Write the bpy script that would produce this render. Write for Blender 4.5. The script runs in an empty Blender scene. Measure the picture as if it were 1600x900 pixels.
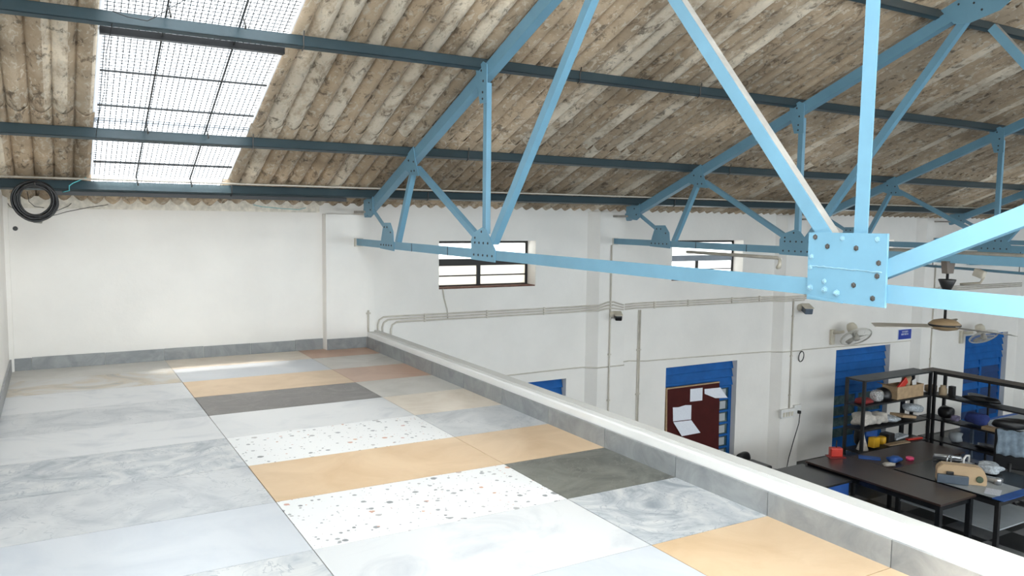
import bpy, bmesh, math, random
from mathutils import Vector, Matrix, Euler
random.seed(7)
R = math.radians
scn = bpy.context.scene
COL = scn.collection

# ------------------------------------------------------------------ camera
cam_d = bpy.data.cameras.new('camera')
cam = bpy.data.objects.new('camera', cam_d); COL.objects.link(cam)
F_PX, YAW, PITCH, ROLL = 1233.666, .527, -.085, .012
cy_, sy_, cp_, sp_ = math.cos(YAW), math.sin(YAW), math.cos(PITCH), math.sin(PITCH)
FW = Vector((sy_*cp_, cy_*cp_, sp_)); R0 = Vector((cy_, -sy_, 0)); U0 = R0.cross(FW)
RT = math.cos(ROLL)*R0 + math.sin(ROLL)*U0
UP = -math.sin(ROLL)*R0 + math.cos(ROLL)*U0
m = Matrix((RT, UP, -FW)).transposed().to_4x4()
m.translation = Vector((-1.125, -9.564, 1.725))
cam.matrix_world = m
cam_d.sensor_fit = 'HORIZONTAL'; cam_d.sensor_width = 36.0
cam_d.lens = 36.0*F_PX/1600.0
cam_d.clip_start = .02
scn.camera = cam

# ------------------------------------------------------------------ light and exposure
SKY = 2.6
SUN = 4.6
scn.view_settings.view_transform = 'Standard'
scn.view_settings.look = 'None'
scn.view_settings.gamma = 1
scn.view_settings.use_curve_mapping = False
scn.view_settings.exposure = 1.9
scn.cycles.max_bounces = 14
scn.cycles.diffuse_bounces = 8
scn.cycles.transparent_max_bounces = 16
scn.cycles.sample_clamp_indirect = 8
scn.cycles.use_denoising = True

w = bpy.data.worlds.new('sky'); scn.world = w; w.use_nodes = True
nt = w.node_tree; nt.nodes.clear()
wo = nt.nodes.new('ShaderNodeOutputWorld'); bg = nt.nodes.new('ShaderNodeBackground')
tc = nt.nodes.new('ShaderNodeTexCoord'); nz = nt.nodes.new('ShaderNodeTexNoise')
nz.inputs['Scale'].default_value = 2.2; nz.inputs['Detail'].default_value = 5
rp = nt.nodes.new('ShaderNodeValToRGB')
rp.color_ramp.elements[0].position = .42; rp.color_ramp.elements[0].color = (.84, .93, 1, 1)
rp.color_ramp.elements[1].position = .58; rp.color_ramp.elements[1].color = (1, .975, .93, 1)
nt.links.new(tc.outputs['Generated'], nz.inputs['Vector'])
nt.links.new(nz.outputs['Fac'], rp.inputs['Fac'])
nt.links.new(rp.outputs['Color'], bg.inputs['Color'])
bg.inputs['Strength'].default_value = SKY
nt.links.new(bg.outputs['Background'], wo.inputs['Surface'])

sd = bpy.data.lights.new('sun', 'SUN'); so = bpy.data.objects.new('sun', sd); COL.objects.link(so)
sd.energy = SUN; sd.angle = R(10); sd.color = (1, .95, .86)
so.rotation_euler = Vector((.27, -.06, -1)).to_track_quat('-Z', 'Y').to_euler()

# roof geometry: underside of the sheets is z = ZS + SL*(-y)
SL, ZR, RIDGE = .392, 1.904, -7.06
ZP = ZR + .10            # purlin centre line
ZS = ZR + .165           # sheet underside
AN = math.atan(SL)

def portal(name, loc, rot, sx, sy):
    d = bpy.data.lights.new(name, 'AREA'); d.shape = 'RECTANGLE'; d.size = sx; d.size_y = sy
    d.cycles.is_portal = True
    o = bpy.data.objects.new(name, d); COL.objects.link(o); o.location = loc; o.rotation_euler = rot
portal('skylight_portal', (-.07, -3.6, ZS + SL*3.6 + .14), (-AN, 0, 0), 1.34, 7.5)
# unseen openings added to bring in more daylight: strips in the slope behind the viewer, a window in the
# near gable behind the viewer and a window band in the opposite long wall
ADD_STRIP = [(-1.45, 2.15), (14.0, 15.0), (21.8, 22.8)]
for a, b in ADD_STRIP:
    portal('skylight_portal', ((a+b)/2, -10.9, ZS + SL*3.22 + .14), (AN, 0, 0), b-a, 7.4)
ADD_GWIN = (-13.6, -12.0, .9, 2.3)
portal('gable_portal', (-1.72, (ADD_GWIN[0]+ADD_GWIN[1])/2, (ADD_GWIN[2]+ADD_GWIN[3])/2), (0, R(-90), 0), ADD_GWIN[3]-ADD_GWIN[2], ADD_GWIN[1]-ADD_GWIN[0])
ADD_FWIN = [(.3, 3.4), (4.0, 7.6), (8.3, 11.9), (12.6, 16.2), (16.9, 20.5), (21.2, 24.8)]
portal('window_portal', (12.55, -14.9, .0), (R(90), 0, 0), 24.5, 3.0)

# ------------------------------------------------------------------ helpers
WL = {}

class MB:
    """collects boxes, prisms and tubes, in world coordinates"""
    def __init__(s): s.v = []; s.f = []; s.sm = []
    def add(s, vs, fs, smooth=False):
        b = len(s.v); s.v += [tuple(p) for p in vs]
        for f in fs: s.f.append(tuple(b+i for i in f)); s.sm.append(smooth)
        return s
    def box(s, x0, x1, y0, y1, z0, z1):
        vs = [(x, y, z) for z in (z0, z1) for y in (y0, y1) for x in (x0, x1)]
        return s.add(vs, [(0, 2, 3, 1), (4, 5, 7, 6), (0, 1, 5, 4), (2, 6, 7, 3), (0, 4, 6, 2), (1, 3, 7, 5)])
    def cbox(s, c, d, rot=None, bev=0):
        """box of size d about c, turned by euler rot, edges chamfered by bev"""
        bm = bmesh.new(); bmesh.ops.create_cube(bm, size=1)
        for v in bm.verts: v.co = Vector((v.co.x*d[0], v.co.y*d[1], v.co.z*d[2]))
        if bev: bmesh.ops.bevel(bm, geom=bm.edges[:], offset=bev, segments=2, affect='EDGES', profile=.6)
        return s.bm(bm, c, rot)
    def bm(s, bm, c=(0, 0, 0), rot=None, smooth=False):
        M = Euler(rot or (0, 0, 0)).to_matrix(); c = Vector(c)
        bm.verts.index_update()
        s.add([M @ v.co + c for v in bm.verts], [[v.index for v in f.verts] for f in bm.faces], smooth)
        bm.free(); return s
    def prism(s, poly, a0, a1, ax):
        """polygon in the two other axes (in xyz order), extruded along ax from a0 to a1"""
        n = len(poly)
        def P(p, a):
            q = list(p); q.insert(ax, a); return q
        vs = [P(p, a0) for p in poly] + [P(p, a1) for p in poly]
        fs = [tuple(range(n)), tuple(range(2*n-1, n-1, -1))] + [(i, i+n, (i+1) % n+n, (i+1) % n) for i in range(n)]
        return s.add(vs, fs)
    def tube(s, pts, r, n=8, closed=False, caps=True):
        pts = [Vector(p) for p in pts]; N = len(pts); vs = []; fs = []
        rr = r if isinstance(r, (list, tuple)) else [r]*N
        u = None
        for i, p in enumerate(pts):
            a = pts[(i-1) % N] if (closed or i > 0) else p
            b = pts[(i+1) % N] if (closed or i < N-1) else p
            t = (b-a).normalized() if (b-a).length > 1e-9 else Vector((0, 0, 1))
            if u is None: u = t.orthogonal().normalized()
            else:
                u = u - t*u.dot(t)
                u = u.normalized() if u.length > 1e-6 else t.orthogonal().normalized()
            v = t.cross(u)
            for k in range(n):
                an = 2*math.pi*k/n
                vs.append(p + rr[i]*(math.cos(an)*u + math.sin(an)*v))
        for i in range(N if closed else N-1):
            j = (i+1) % N
            for k in range(n):
                fs.append((i*n+k, i*n+(k+1) % n, j*n+(k+1) % n, j*n+k))
        s.add(vs, fs, True)
        if caps and not closed:
            b = len(s.v)-len(vs)
            s.f.append(tuple(b+k for k in range(n-1, -1, -1))); s.sm.append(False)
            s.f.append(tuple(b+(N-1)*n+k for k in range(n))); s.sm.append(False)
        return s
    def lathe(s, prof, c=(0, 0, 0), axis=(0, 0, 1), n=20, smooth=True):
        """profile of (radius, height) about an axis through c"""
        q = Vector((0, 0, 1)).rotation_difference(Vector(axis).normalized())
        c = Vector(c); vs = []; fs = []; N = len(prof)
        for r, h in prof:
            for k in range(n):
                a = 2*math.pi*k/n
                vs.append(q @ Vector((r*math.cos(a), r*math.sin(a), h)) + c)
        for i in range(N-1):
            for k in range(n):
                fs.append((i*n+k, i*n+(k+1) % n, (i+1)*n+(k+1) % n, (i+1)*n+k))
        s.add(vs, fs, smooth)
        b = len(s.v)-len(vs)
        if prof[0][0] > 1e-4: s.f.append(tuple(b+k for k in range(n-1, -1, -1))); s.sm.append(False)
        if prof[-1][0] > 1e-4: s.f.append(tuple(b+(N-1)*n+k for k in range(n))); s.sm.append(False)
        return s
    def blob(s, c, d, rot=None, seed=0, amp=.12, sub=3, flat=0):
        """a soft lumpy bag or bundle"""
        rn = random.Random(seed); bm = bmesh.new(); bmesh.ops.create_icosphere(bm, subdivisions=sub, radius=1)
        ph = [(rn.uniform(1.5, 4.5), rn.uniform(1.5, 4.5), rn.uniform(1.5, 4.5), rn.uniform(0, 6)) for _ in range(5)]
        for v in bm.verts:
            p = v.co.copy()
            for i in range(3): p[i] = math.copysign(abs(p[i])**.65, p[i])
            k = 1 + amp*sum(math.sin(a*p.x+b*p.y+cc*p.z+e) for a, b, cc, e in ph)/2.2
            v.co = Vector((p.x*d[0]*.5*k, p.y*d[1]*.5*k, max(p.z*k, -1+flat)*d[2]*.5))
        return s.bm(bm, c, rot, True)

def setp(o, label=None, cat=None, group=None, kind=None):
    if label: o['label'] = label
    if cat: o['category'] = cat
    if group: o['group'] = group
    if kind: o['kind'] = kind
    return o

def empty(name, loc, label=None, cat=None, group=None):
    o = bpy.data.objects.new(name, None); COL.objects.link(o); o.location = loc
    o.empty_display_size = .1
    WL[o.name] = Vector(loc)
    return setp(o, label, cat, group)

def ob(name, mb, mat, parent=None, label=None, cat=None, group=None, kind=None, origin=None, recalc=True):
    base = WL[parent.name] if parent else Vector(origin) if origin else Vector((0, 0, 0))
    me = bpy.data.meshes.new(name)
    me.from_pydata([(x-base.x, y-base.y, z-base.z) for x, y, z in mb.v], [], mb.f)
    me.polygons.foreach_set('use_smooth', mb.sm)
    if recalc:
        bm = bmesh.new(); bm.from_mesh(me); bmesh.ops.recalc_face_normals(bm, faces=bm.faces[:]); bm.to_mesh(me); bm.free()
    me.materials.append(mat)
    o = bpy.data.objects.new(name, me); COL.objects.link(o)
    if parent: o.parent = parent
    else: o.location = base
    WL[o.name] = base
    return setp(o, label, cat, group, kind)

def dup(root, loc, **kw):
    r = root.copy(); COL.objects.link(r); r.location = loc
    for ch in list(root.children):
        c = ch.copy(); COL.objects.link(c); c.parent = r
        for g in ch.children:
            d = g.copy(); COL.objects.link(d); d.parent = c
    return setp(r, **kw)

# ------------------------------------------------------------------ materials
def newmat(name):
    m = bpy.data.materials.new(name); m.use_nodes = True
    nt = m.node_tree; b = nt.nodes['Principled BSDF']
    return m, nt, b

def N(nt, t, **kw):
    n = nt.nodes.new('ShaderNode'+t)
    for k, v in kw.items():
        if k in n.inputs: n.inputs[k].default_value = v
        else: setattr(n, k, v)
    return n

def ramp(nt, fac, stops):
    r = N(nt, 'ValToRGB'); e = r.color_ramp.elements
    while len(e) < len(stops): e.new(.5)
    for i, (p, c) in enumerate(stops):
        e[i].position = p; e[i].color = (*c, 1) if len(c) == 3 else c
    nt.links.new(fac, r.inputs['Fac']); return r.outputs['Color']

def mix(nt, fac, a, b, mode='MIX'):
    n = N(nt, 'Mix'); n.data_type = 'RGBA'; n.blend_type = mode
    for s, v in ((n.inputs['Factor'], fac), (n.inputs[6], a), (n.inputs[7], b)):
        if isinstance(v, bpy.types.NodeSocket): nt.links.new(v, s)
        elif isinstance(v, (int, float)): s.default_value = v
        else: s.default_value = (*v, 1)
    return n.outputs[2]

def pos(nt, scale=(1, 1, 1), rnd=0):
    g = N(nt, 'NewGeometry'); mp = N(nt, 'Mapping'); mp.inputs['Scale'].default_value = scale
    nt.links.new(g.outputs['Position'], mp.inputs['Vector'])
    if rnd:
        oi = N(nt, 'ObjectInfo'); mu = N(nt, 'Math', operation='MULTIPLY'); mu.inputs[1].default_value = rnd
        nt.links.new(oi.outputs['Random'], mu.inputs[0]); nt.links.new(mu.outputs[0], mp.inputs['Location'])
    return mp.outputs['Vector']

def noise(nt, vec, scale, detail=4, rough=.55, dist=0):
    n = N(nt, 'TexNoise'); n.inputs['Scale'].default_value = scale; n.inputs['Detail'].default_value = detail
    n.inputs['Roughness'].default_value = rough; n.inputs['Distortion'].default_value = dist
    nt.links.new(vec, n.inputs['Vector']); return n.outputs['Fac']

def bump(nt, b, h, strength=.3, dist=.01):
    n = N(nt, 'Bump'); n.inputs['Strength'].default_value = strength; n.inputs['Distance'].default_value = dist
    nt.links.new(h, n.inputs['Height']); nt.links.new(n.outputs['Normal'], b.inputs['Normal'])

def plain(name, col, rough=.5, metal=0, var=.12, scale=6, bmp=0, spec=.5):
    m, nt, b = newmat(name)
    p = pos(nt); f = noise(nt, p, scale)
    lo = tuple(max(0, c*(1-var)) for c in col); hi = tuple(min(1, c*(1+var)) for c in col)
    nt.links.new(ramp(nt, f, [(.3, lo), (.7, hi)]), b.inputs['Base Color'])
    b.inputs['Roughness'].default_value = rough; b.inputs['Metallic'].default_value = metal
    b.inputs['Specular IOR Level'].default_value = spec
    if bmp: bump(nt, b, noise(nt, p, scale*6), bmp)
    return m

M = {}
M['blue'] = plain('blue_paint', (.145, .305, .415), .42, var=.07, scale=3)
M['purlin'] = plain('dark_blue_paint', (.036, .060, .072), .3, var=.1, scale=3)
def wallmat(name, col, dirt):
    m, nt, b = newmat(name); p = pos(nt)
    c = ramp(nt, noise(nt, p, 1.3, 5), [(.35, tuple(x*.93 for x in col)), (.65, col)])
    c = mix(nt, ramp(nt, noise(nt, p, 9, 6, .7), [(.66, (0, 0, 0)), (.78, (1, 1, 1))]), c, tuple(x*dirt for x in col))
    nt.links.new(c, b.inputs['Base Color']); b.inputs['Roughness'].default_value = .75
    b.inputs['Specular IOR Level'].default_value = .3
    bump(nt, b, noise(nt, p, 14, 6, .65), .12, .02); return m
M['wall'] = wallmat('white_limewash', (.80, .772, .73), .9)
M['cement'] = wallmat('cement', (.64, .63, .60), .75)
M['curb'] = wallmat('white_curb', (.76, .75, .73), .9)
M['conduit'] = plain('cream_conduit', (.56, .52, .45), .5)
M['black'] = plain('black_steel', (.012, .012, .013), .45)
M['darksteel'] = plain('dark_steel', (.03, .033, .036), .45, var=.3)
M['bolt'] = plain('bolt_steel', (.10, .095, .09), .4, .6)
M['boltp'] = plain('painted_bolt', (.22, .38, .48), .4)
M['rubber'] = plain('black_rubber', (.008, .008, .009), .35)
M['frame'] = plain('window_frame_paint', (.015, .013, .012), .6)
M['framelit'] = plain('window_frame_grey', (.22, .25, .29), .6)  # frame paint lightened to stand for light on the transom
M['rust'] = plain('rusty_sill', (.12, .05, .035), .8, var=.4, scale=20)
M['doorblue'] = plain('door_blue', (.006, .095, .33), .6, var=.15, spec=.25)
M['doordark'] = plain('door_dark_blue', (.006, .04, .15), .45, var=.15)
M['brownboard'] = plain('brown_board', (.055, .007, .006), .7, var=.12, spec=.2)
M['tabletop'] = plain('dark_brown_laminate', (.035, .02, .016), .3, var=.15, scale=4)
M['blackglossy'] = plain('black_gloss', (.008, .009, .011), .25)
M['cream'] = plain('cream_plastic', (.62, .57, .47), .4)
M['whitep'] = plain('white_plastic', (.72, .71, .69), .35)
M['cage'] = plain('fan_cage_wire', (.62, .60, .55), .4)
M['blade'] = plain('fan_blade', (.40, .37, .32), .35)
M['fanbrown'] = plain('fan_tan', (.27, .19, .11), .4, var=.2)
M['card'] = plain('cardboard', (.42, .29, .17), .85, var=.15, scale=12)
M['red'] = plain('red_plastic', (.55, .035, .02), .4)
M['redcloth'] = plain('dark_red_cloth', (.22, .02, .02), .8)
M['rag'] = plain('off_white_cloth', (.55, .51, .46), .9, var=.25, scale=14, bmp=.5)
M['plasticwrap'] = plain('clear_wrap', (.50, .54, .58), .18, var=.4, scale=25, bmp=.6)
M['foil'] = plain('silver_foil', (.72, .72, .74), .22, .85, var=.5, scale=45, bmp=1)
M['silver'] = plain('silver_metal', (.55, .56, .58), .3, .8)
M['yellow'] = plain('yellow_plastic', (.75, .42, .02), .5)
M['bluep'] = plain('blue_plastic', (.02, .09, .34), .5)
M['bluec'] = plain('blue_cloth', (.03, .05, .20), .9, var=.3)
M['pink'] = plain('pink_plastic', (.85, .08, .22), .4)
M['purple'] = plain('mauve_wrap', (.22, .19, .30), .4, var=.4, scale=18)
M['greyjacket'] = plain('grey_cloth', (.22, .28, .34), .9, var=.3, scale=9)
M['wood'] = plain('pale_plywood', (.48, .35, .22), .7, var=.15, scale=8)
M['beige'] = plain('beige_enamel', (.60, .43, .26), .45, var=.06)
M['greywood'] = plain('grey_brown_shelf', (.115, .095, .08), .7, var=.2)
M['whitetop'] = plain('white_sheet', (.36, .39, .41), .5, var=.06)
M['green'] = plain('dull_green', (.09, .12, .07), .6)
M['slate'] = plain('slate_paint', (.10, .13, .17), .4)
M['signblue'] = plain('sign_blue', (.008, .035, .30), .5, var=.05)
M['signwhite'] = plain('sign_white', (.65, .68, .75), .5, var=.05)
M['teal'] = plain('teal_twine', (.10, .45, .50), .6)
M['rawsteel'] = plain('primer_grey', (.34, .32, .29), .6, var=.2)
M['plasterwhite'] = plain('plaster_edge', (.70, .66, .58), .9, var=.2, scale=18)

def papermat():
    m, nt, b = newmat('printed_paper'); p = pos(nt)
    wv = N(nt, 'TexWave'); wv.bands_direction = 'Z'; wv.inputs['Scale'].default_value = 14; wv.inputs['Distortion'].default_value = 3
    wv.inputs['Detail Scale'].default_value = 6
    nt.links.new(p, wv.inputs['Vector'])
    c = ramp(nt, wv.outputs['Fac'], [(.0, (.50, .53, .62)), (.12, (.74, .76, .82))])
    nt.links.new(c, b.inputs['Base Color']); b.inputs['Roughness'].default_value = .8; return m
M['paper'] = papermat()

def glass(name, tint, tr=.8, tl=.15):
    """weathered translucent sheet: mostly see-through, some scatter, a little gloss"""
    m, nt, b = newmat(name); nt.nodes.remove(b); out = nt.nodes['Material Output']
    t = N(nt, 'BsdfTransparent'); t.inputs['Color'].default_value = (*[tr*c for c in tint], 1)
    d = N(nt, 'BsdfTranslucent'); d.inputs['Color'].default_value = (*tint, 1)
    g = N(nt, 'BsdfGlossy'); g.inputs['Roughness'].default_value = .12
    a = N(nt, 'MixShader'); a.inputs[0].default_value = tl
    nt.links.new(t.outputs[0], a.inputs[1]); nt.links.new(d.outputs[0], a.inputs[2])
    e = N(nt, 'MixShader'); e.inputs[0].default_value = .05
    nt.links.new(a.outputs[0], e.inputs[1]); nt.links.new(g.outputs[0], e.inputs[2])
    nt.links.new(e.outputs[0], out.inputs['Surface']); return m
M['skypane'] = glass('clear_sheet', (.95, .98, 1), .95, .05)
M['meshpane'] = glass('skylight_sheet', (.94, .97, 1), .50, .32)
M['pane'] = glass('frosted_pane', (.95, .95, .93), .5, .5)
M['panewall'] = glass('wall_view_pane', (.60, .57, .52), .3, .6)  # beige tint stands for the lit wall outside the lower panes
def wirefan():
    m, nt, b = newmat('door_glass'); b.inputs['Base Color'].default_value = (.07, .13, .13, 1)
    p = pos(nt); nt.links.new(ramp(nt, noise(nt, p, 5, 3), [(.4, (.035, .07, .08)), (.7, (.12, .17, .16))]), b.inputs['Base Color'])
    b.inputs['Roughness'].default_value = .2; return m
M['doorglass'] = wirefan()

def roofmat():
    m, nt, b = newmat('asbestos_sheet')
    p = pos(nt); g = N(nt, 'NewGeometry'); sx = N(nt, 'SeparateXYZ'); nt.links.new(g.outputs['Position'], sx.inputs[0])
    a = N(nt, 'Math', operation='SUBTRACT'); a.inputs[1].default_value = .60; nt.links.new(sx.outputs['X'], a.inputs[0])
    d = N(nt, 'Math', operation='DIVIDE'); d.inputs[1].default_value = .175; nt.links.new(a.outputs[0], d.inputs[0])
    fl = N(nt, 'Math', operation='FLOOR'); nt.links.new(d.outputs[0], fl.inputs[0])
    oi = N(nt, 'ObjectInfo'); ad = N(nt, 'Math', operation='ADD'); nt.links.new(fl.outputs[0], ad.inputs[0])
    mu = N(nt, 'Math', operation='MULTIPLY'); mu.inputs[1].default_value = 37; nt.links.new(oi.outputs['Random'], mu.inputs[0])
    nt.links.new(mu.outputs[0], ad.inputs[1])
    wn = N(nt, 'TexWhiteNoise'); wn.noise_dimensions = '1D'; nt.links.new(ad.outputs[0], wn.inputs['W'])
    st = pos(nt, (1, .35, .9))
    base = ramp(nt, noise(nt, p, 2.6, 6, .65, .4), [(.30, (.27, .20, .135)), (.5, (.54, .415, .285)), (.7, (.72, .59, .44))])
    base = mix(nt, .55, base, ramp(nt, wn.outputs['Value'], [(0, (.30, .235, .17)), (.45, (.58, .44, .30)), (.8, (.46, .375, .28))]))
    crm = ramp(nt, wn.outputs['Value'], [(.83, (0, 0, 0)), (.85, (1, 1, 1))])
    n2 = noise(nt, st, 7, 6, .7)
    crm = mix(nt, 1.0, crm, ramp(nt, n2, [(.40, (.15, .15, .15)), (.52, (1, 1, 1))]), 'MULTIPLY')
    base = mix(nt, crm, base, (.80, .70, .56))
    fk = ramp(nt, noise(nt, st, 19, 5, .7, .8), [(.54, (0, 0, 0)), (.60, (1, 1, 1))])
    base = mix(nt, mix(nt, .75, (0, 0, 0), fk), base, (.68, .61, .50))
    dk = ramp(nt, noise(nt, st, 12, 6, .75, .5), [(.37, (1, 1, 1)), (.46, (0, 0, 0))])
    base = mix(nt, mix(nt, .7, (0, 0, 0), dk), base, (.07, .052, .04))
    sm = ramp(nt, noise(nt, p, .55, 3), [(.45, (.62, .62, .62)), (.6, (1, 1, 1))])
    base = mix(nt, 1.0, base, sm, 'MULTIPLY')
    nt.links.new(base, b.inputs['Base Color']); b.inputs['Roughness'].default_value = .85
    b.inputs['Specular IOR Level'].default_value = .2
    bump(nt, b, noise(nt, p, 26, 6, .7), .6, .02); return m
M['roof'] = roofmat()

def tilemat(name, stops, scale=2.2, dist=1.2, rough=.32, vein=None, stretch=(1, 1, 1)):
    m, nt, b = newmat(name); p = pos(nt, stretch, 40)
    c = ramp(nt, noise(nt, p, scale, 7, .6, dist), stops)
    if vein:
        v = noise(nt, p, scale*1.4, 4, .5, 2.2)
        c = mix(nt, ramp(nt, v, [(.485, (0, 0, 0)), (.5, (.8, .8, .8)), (.515, (0, 0, 0))]), c, vein)
    nt.links.new(c, b.inputs['Base Color']); b.inputs['Roughness'].default_value = rough
    b.inputs['Specular IOR Level'].default_value = .4; return m
T = {}
T['grey'] = tilemat('grey_marble', [(.30, (0.312, 0.328, 0.351)), (.5, (0.452, 0.460, 0.468)), (.7, (0.530, 0.530, 0.530))], vein=(0.312, 0.328, 0.351))
T['swirl'] = tilemat('swirled_grey_marble', [(.30, (0.240, 0.264, 0.288)), (.45, (0.400, 0.416, 0.432)), (.6, (0.528, 0.528, 0.520))], 2.6, 2.4, vein=(0.240, 0.264, 0.296))
T['pale'] = tilemat('pale_blue_grey_marble', [(.3, (0.420, 0.443, 0.480)), (.6, (0.503, 0.517, 0.540))], 1.6, .8)
T['white'] = tilemat('white_marble', [(.3, (.44, .45, .47)), (.5, (.56, .56, .56))], 1.8, 1.4)
T['sand'] = tilemat('sandy_grey_stone', [(.3, (0.425, 0.399, 0.357)), (.6, (0.527, 0.501, 0.459))], 2, 1)
T['stain'] = tilemat('stained_grey_marble', [(.32, (0.295, 0.295, 0.287)), (.44, (0.476, 0.402, 0.303)), (.55, (0.492, 0.476, 0.451)), (.7, (0.541, 0.525, 0.492))], 1.5, 1.6)
T['beige'] = tilemat('beige_stone', [(.3, (.50, .345, .205)), (.6, (.60, .44, .285))], 1.8, .9)
T['cream'] = tilemat('cream_marble', [(.3, (0.570, 0.484, 0.389)), (.6, (0.646, 0.570, 0.475))], 2.2, 2)
T['terracotta'] = tilemat('terracotta_tile', [(.3, (0.418, 0.247, 0.162)), (.6, (0.494, 0.314, 0.218))], 2, .8)
T['mauve'] = tilemat('dark_mauve_slate', [(.3, (0.092, 0.081, 0.081)), (.55, (0.127, 0.115, 0.109)), (.75, (0.207, 0.190, 0.184))], 3, 1.8, vein=(0.196, 0.179, 0.173))
T['olive'] = tilemat('dark_olive_slate', [(.3, (0.087, 0.087, 0.079)), (.55, (0.145, 0.145, 0.127)), (.75, (0.202, 0.199, 0.173))], 2.4, 2.2, vein=(0.202, 0.196, 0.173))
T['skirt'] = tilemat('grey_skirting_tile', [(.3, (0.204, 0.212, 0.221)), (.65, (0.306, 0.315, 0.315))], 4, 1.4, .4)
def terrazzo():
    m, nt, b = newmat('white_terrazzo'); p = pos(nt, (1, 1, 1))
    c = (.67, .67, .665)
    for sc, off, th, cols in ((24, 0, .16, 1), (38, 3.3, .13, 2), (60, 7.1, .10, 3)):
        ns = N(nt, 'TexNoise'); ns.inputs['Scale'].default_value = 30; nt.links.new(p, ns.inputs['Vector'])
        ad = N(nt, 'VectorMath', operation='MULTIPLY_ADD'); ad.inputs[1].default_value = (.018, .018, 0); ad.inputs[2].default_value = (off, off, 0)
        nt.links.new(ns.outputs['Color'], ad.inputs[0])
        a2 = N(nt, 'VectorMath', operation='ADD'); nt.links.new(p, a2.inputs[0]); nt.links.new(ad.outputs[0], a2.inputs[1])
        v = N(nt, 'TexVoronoi'); v.inputs['Scale'].default_value = sc*.6; nt.links.new(a2.outputs[0], v.inputs['Vector'])
        sep = N(nt, 'SeparateColor'); nt.links.new(v.outputs['Color'], sep.inputs[0])
        # chip size differs from cell to cell, many cells have none
        sz = N(nt, 'MapRange'); nt.links.new(sep.outputs[0], sz.inputs[0])
        sz.inputs[1].default_value = .35; sz.inputs[2].default_value = 1; sz.inputs[3].default_value = 0; sz.inputs[4].default_value = th*2.2
        lt = N(nt, 'Math', operation='LESS_THAN'); nt.links.new(v.outputs['Distance'], lt.inputs[0]); nt.links.new(sz.outputs[0], lt.inputs[1])
        chip = ramp(nt, sep.outputs[1], [(0, (.16, .165, .17)), (.6, (.26, .265, .27)), (.86, (.38, .36, .35)), (.87, (.50, .26, .14)), (1, (.45, .25, .22))])
        c = mix(nt, lt.outputs[0], c, chip)
    nt.links.new(c, b.inputs['Base Color']); b.inputs['Roughness'].default_value = .35; return m
T['terrazzo'] = terrazzo()
M['floordark'] = tilemat('dark_floor_tile', [(.3, (.014, .014, .015)), (.7, (.03, .03, .03))], 3, 1, .3)
M['floorgrey'] = tilemat('grey_floor_tile', [(.3, (.14, .145, .15)), (.7, (.20, .20, .20))], 3, 1, .3)
M['grout'] = plain('grout', (.14, .10, .075), .9)

# ================================================================== the shell
WY = .667; FZ = -2.9; XL = -1.58; XE = 33.0; YS = -14.79
WTOP = 1.93
# openings in the long back wall: x0, x1, z0, z1
OPEN = [(3.62, 5.24, .735, 1.425), (7.97, 9.65, .735, 1.425), (12.33, 14.02, .735, 1.425),
        (4.2, 5.84, FZ, -.755), (7.905, 9.6, FZ, -.76), (12.34, 14.07, FZ, -.775), (16.82, 18.58, FZ, -.775)]
def holed(x0, x1, z0, z1, y0, y1, holes):
    mb = MB()
    xs = sorted({x0, x1, *[h[0] for h in holes], *[h[1] for h in holes]})
    for a, b in zip(xs, xs[1:]):
        c = (a+b)/2; zz = z0
        for h in sorted([h for h in holes if h[0] < c < h[1]], key=lambda h: h[2]):
            if h[2] > zz: mb.box(a, b, y0, y1, zz, h[2])
            zz = h[3]
        if zz < z1: mb.box(a, b, y0, y1, zz, z1)
    return mb
wall_back = ob('wall_back', holed(XL-.2, XE, FZ, WTOP, WY, WY+.3, OPEN), M['wall'], kind='structure')
def gable(z0):
    """outline of the gable above height z0, cut between y values"""
    return lambda y: (ZS-SL*y if y > RIDGE else ZS-SL*(2*RIDGE-y))
gz = lambda y: gable(0)(y)+.13
wl = MB()
for ya, yb_, holes in ((WY+.3, RIDGE, []), (RIDGE, ADD_GWIN[1], []), (ADD_GWIN[1], ADD_GWIN[0], [1]), (ADD_GWIN[0], YS-.2, [])):
    if holes:
        wl.box(XL-.2, XL, yb_, ya, FZ, ADD_GWIN[2])
        wl.prism([(ya, ADD_GWIN[3]), (ya, gz(ya)), (yb_, gz(yb_)), (yb_, ADD_GWIN[3])], XL-.2, XL, 0)
    else:
        wl.prism([(ya, FZ), (ya, 1.87 if ya > 0 else gz(ya)), (yb_, 1.87 if yb_ < YS else gz(yb_)), (yb_, FZ)], XL-.2, XL, 0)
wall_left = ob('wall_left', wl, M['wall'], kind='structure')
wall_front = ob('wall_front', holed(XL-.2, XE, FZ, 2.0, YS-.2, YS, [(a, b, -1.5, 1.5) for a, b in ADD_FWIN]), M['wall'], kind='structure')
k = 4
for a, b in ADD_FWIN:  # unseen windows added in the opposite wall to light the hall
    fw = ob('window_%d' % k, MB().box(a, b, YS-.12, YS-.06, -1.5, -1.44).box(a, b, YS-.12, YS-.06, 1.44, 1.5).box(a, a+.06, YS-.12, YS-.06, -1.44, 1.44).box(b-.06, b, YS-.12, YS-.06, -1.44, 1.44), M['frame'], kind='structure')
    ob('mullion', MB().box((a+b)/2-.03, (a+b)/2+.03, YS-.11, YS-.07, -1.44, 1.44), M['frame'], fw)
    for c, d in ((a+.06, (a+b)/2-.03), ((a+b)/2+.03, b-.06)): ob('pane', MB().box(c, d, YS-.093, YS-.089, -1.44, 1.44), M['skypane'], fw)
    k += 1
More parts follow.
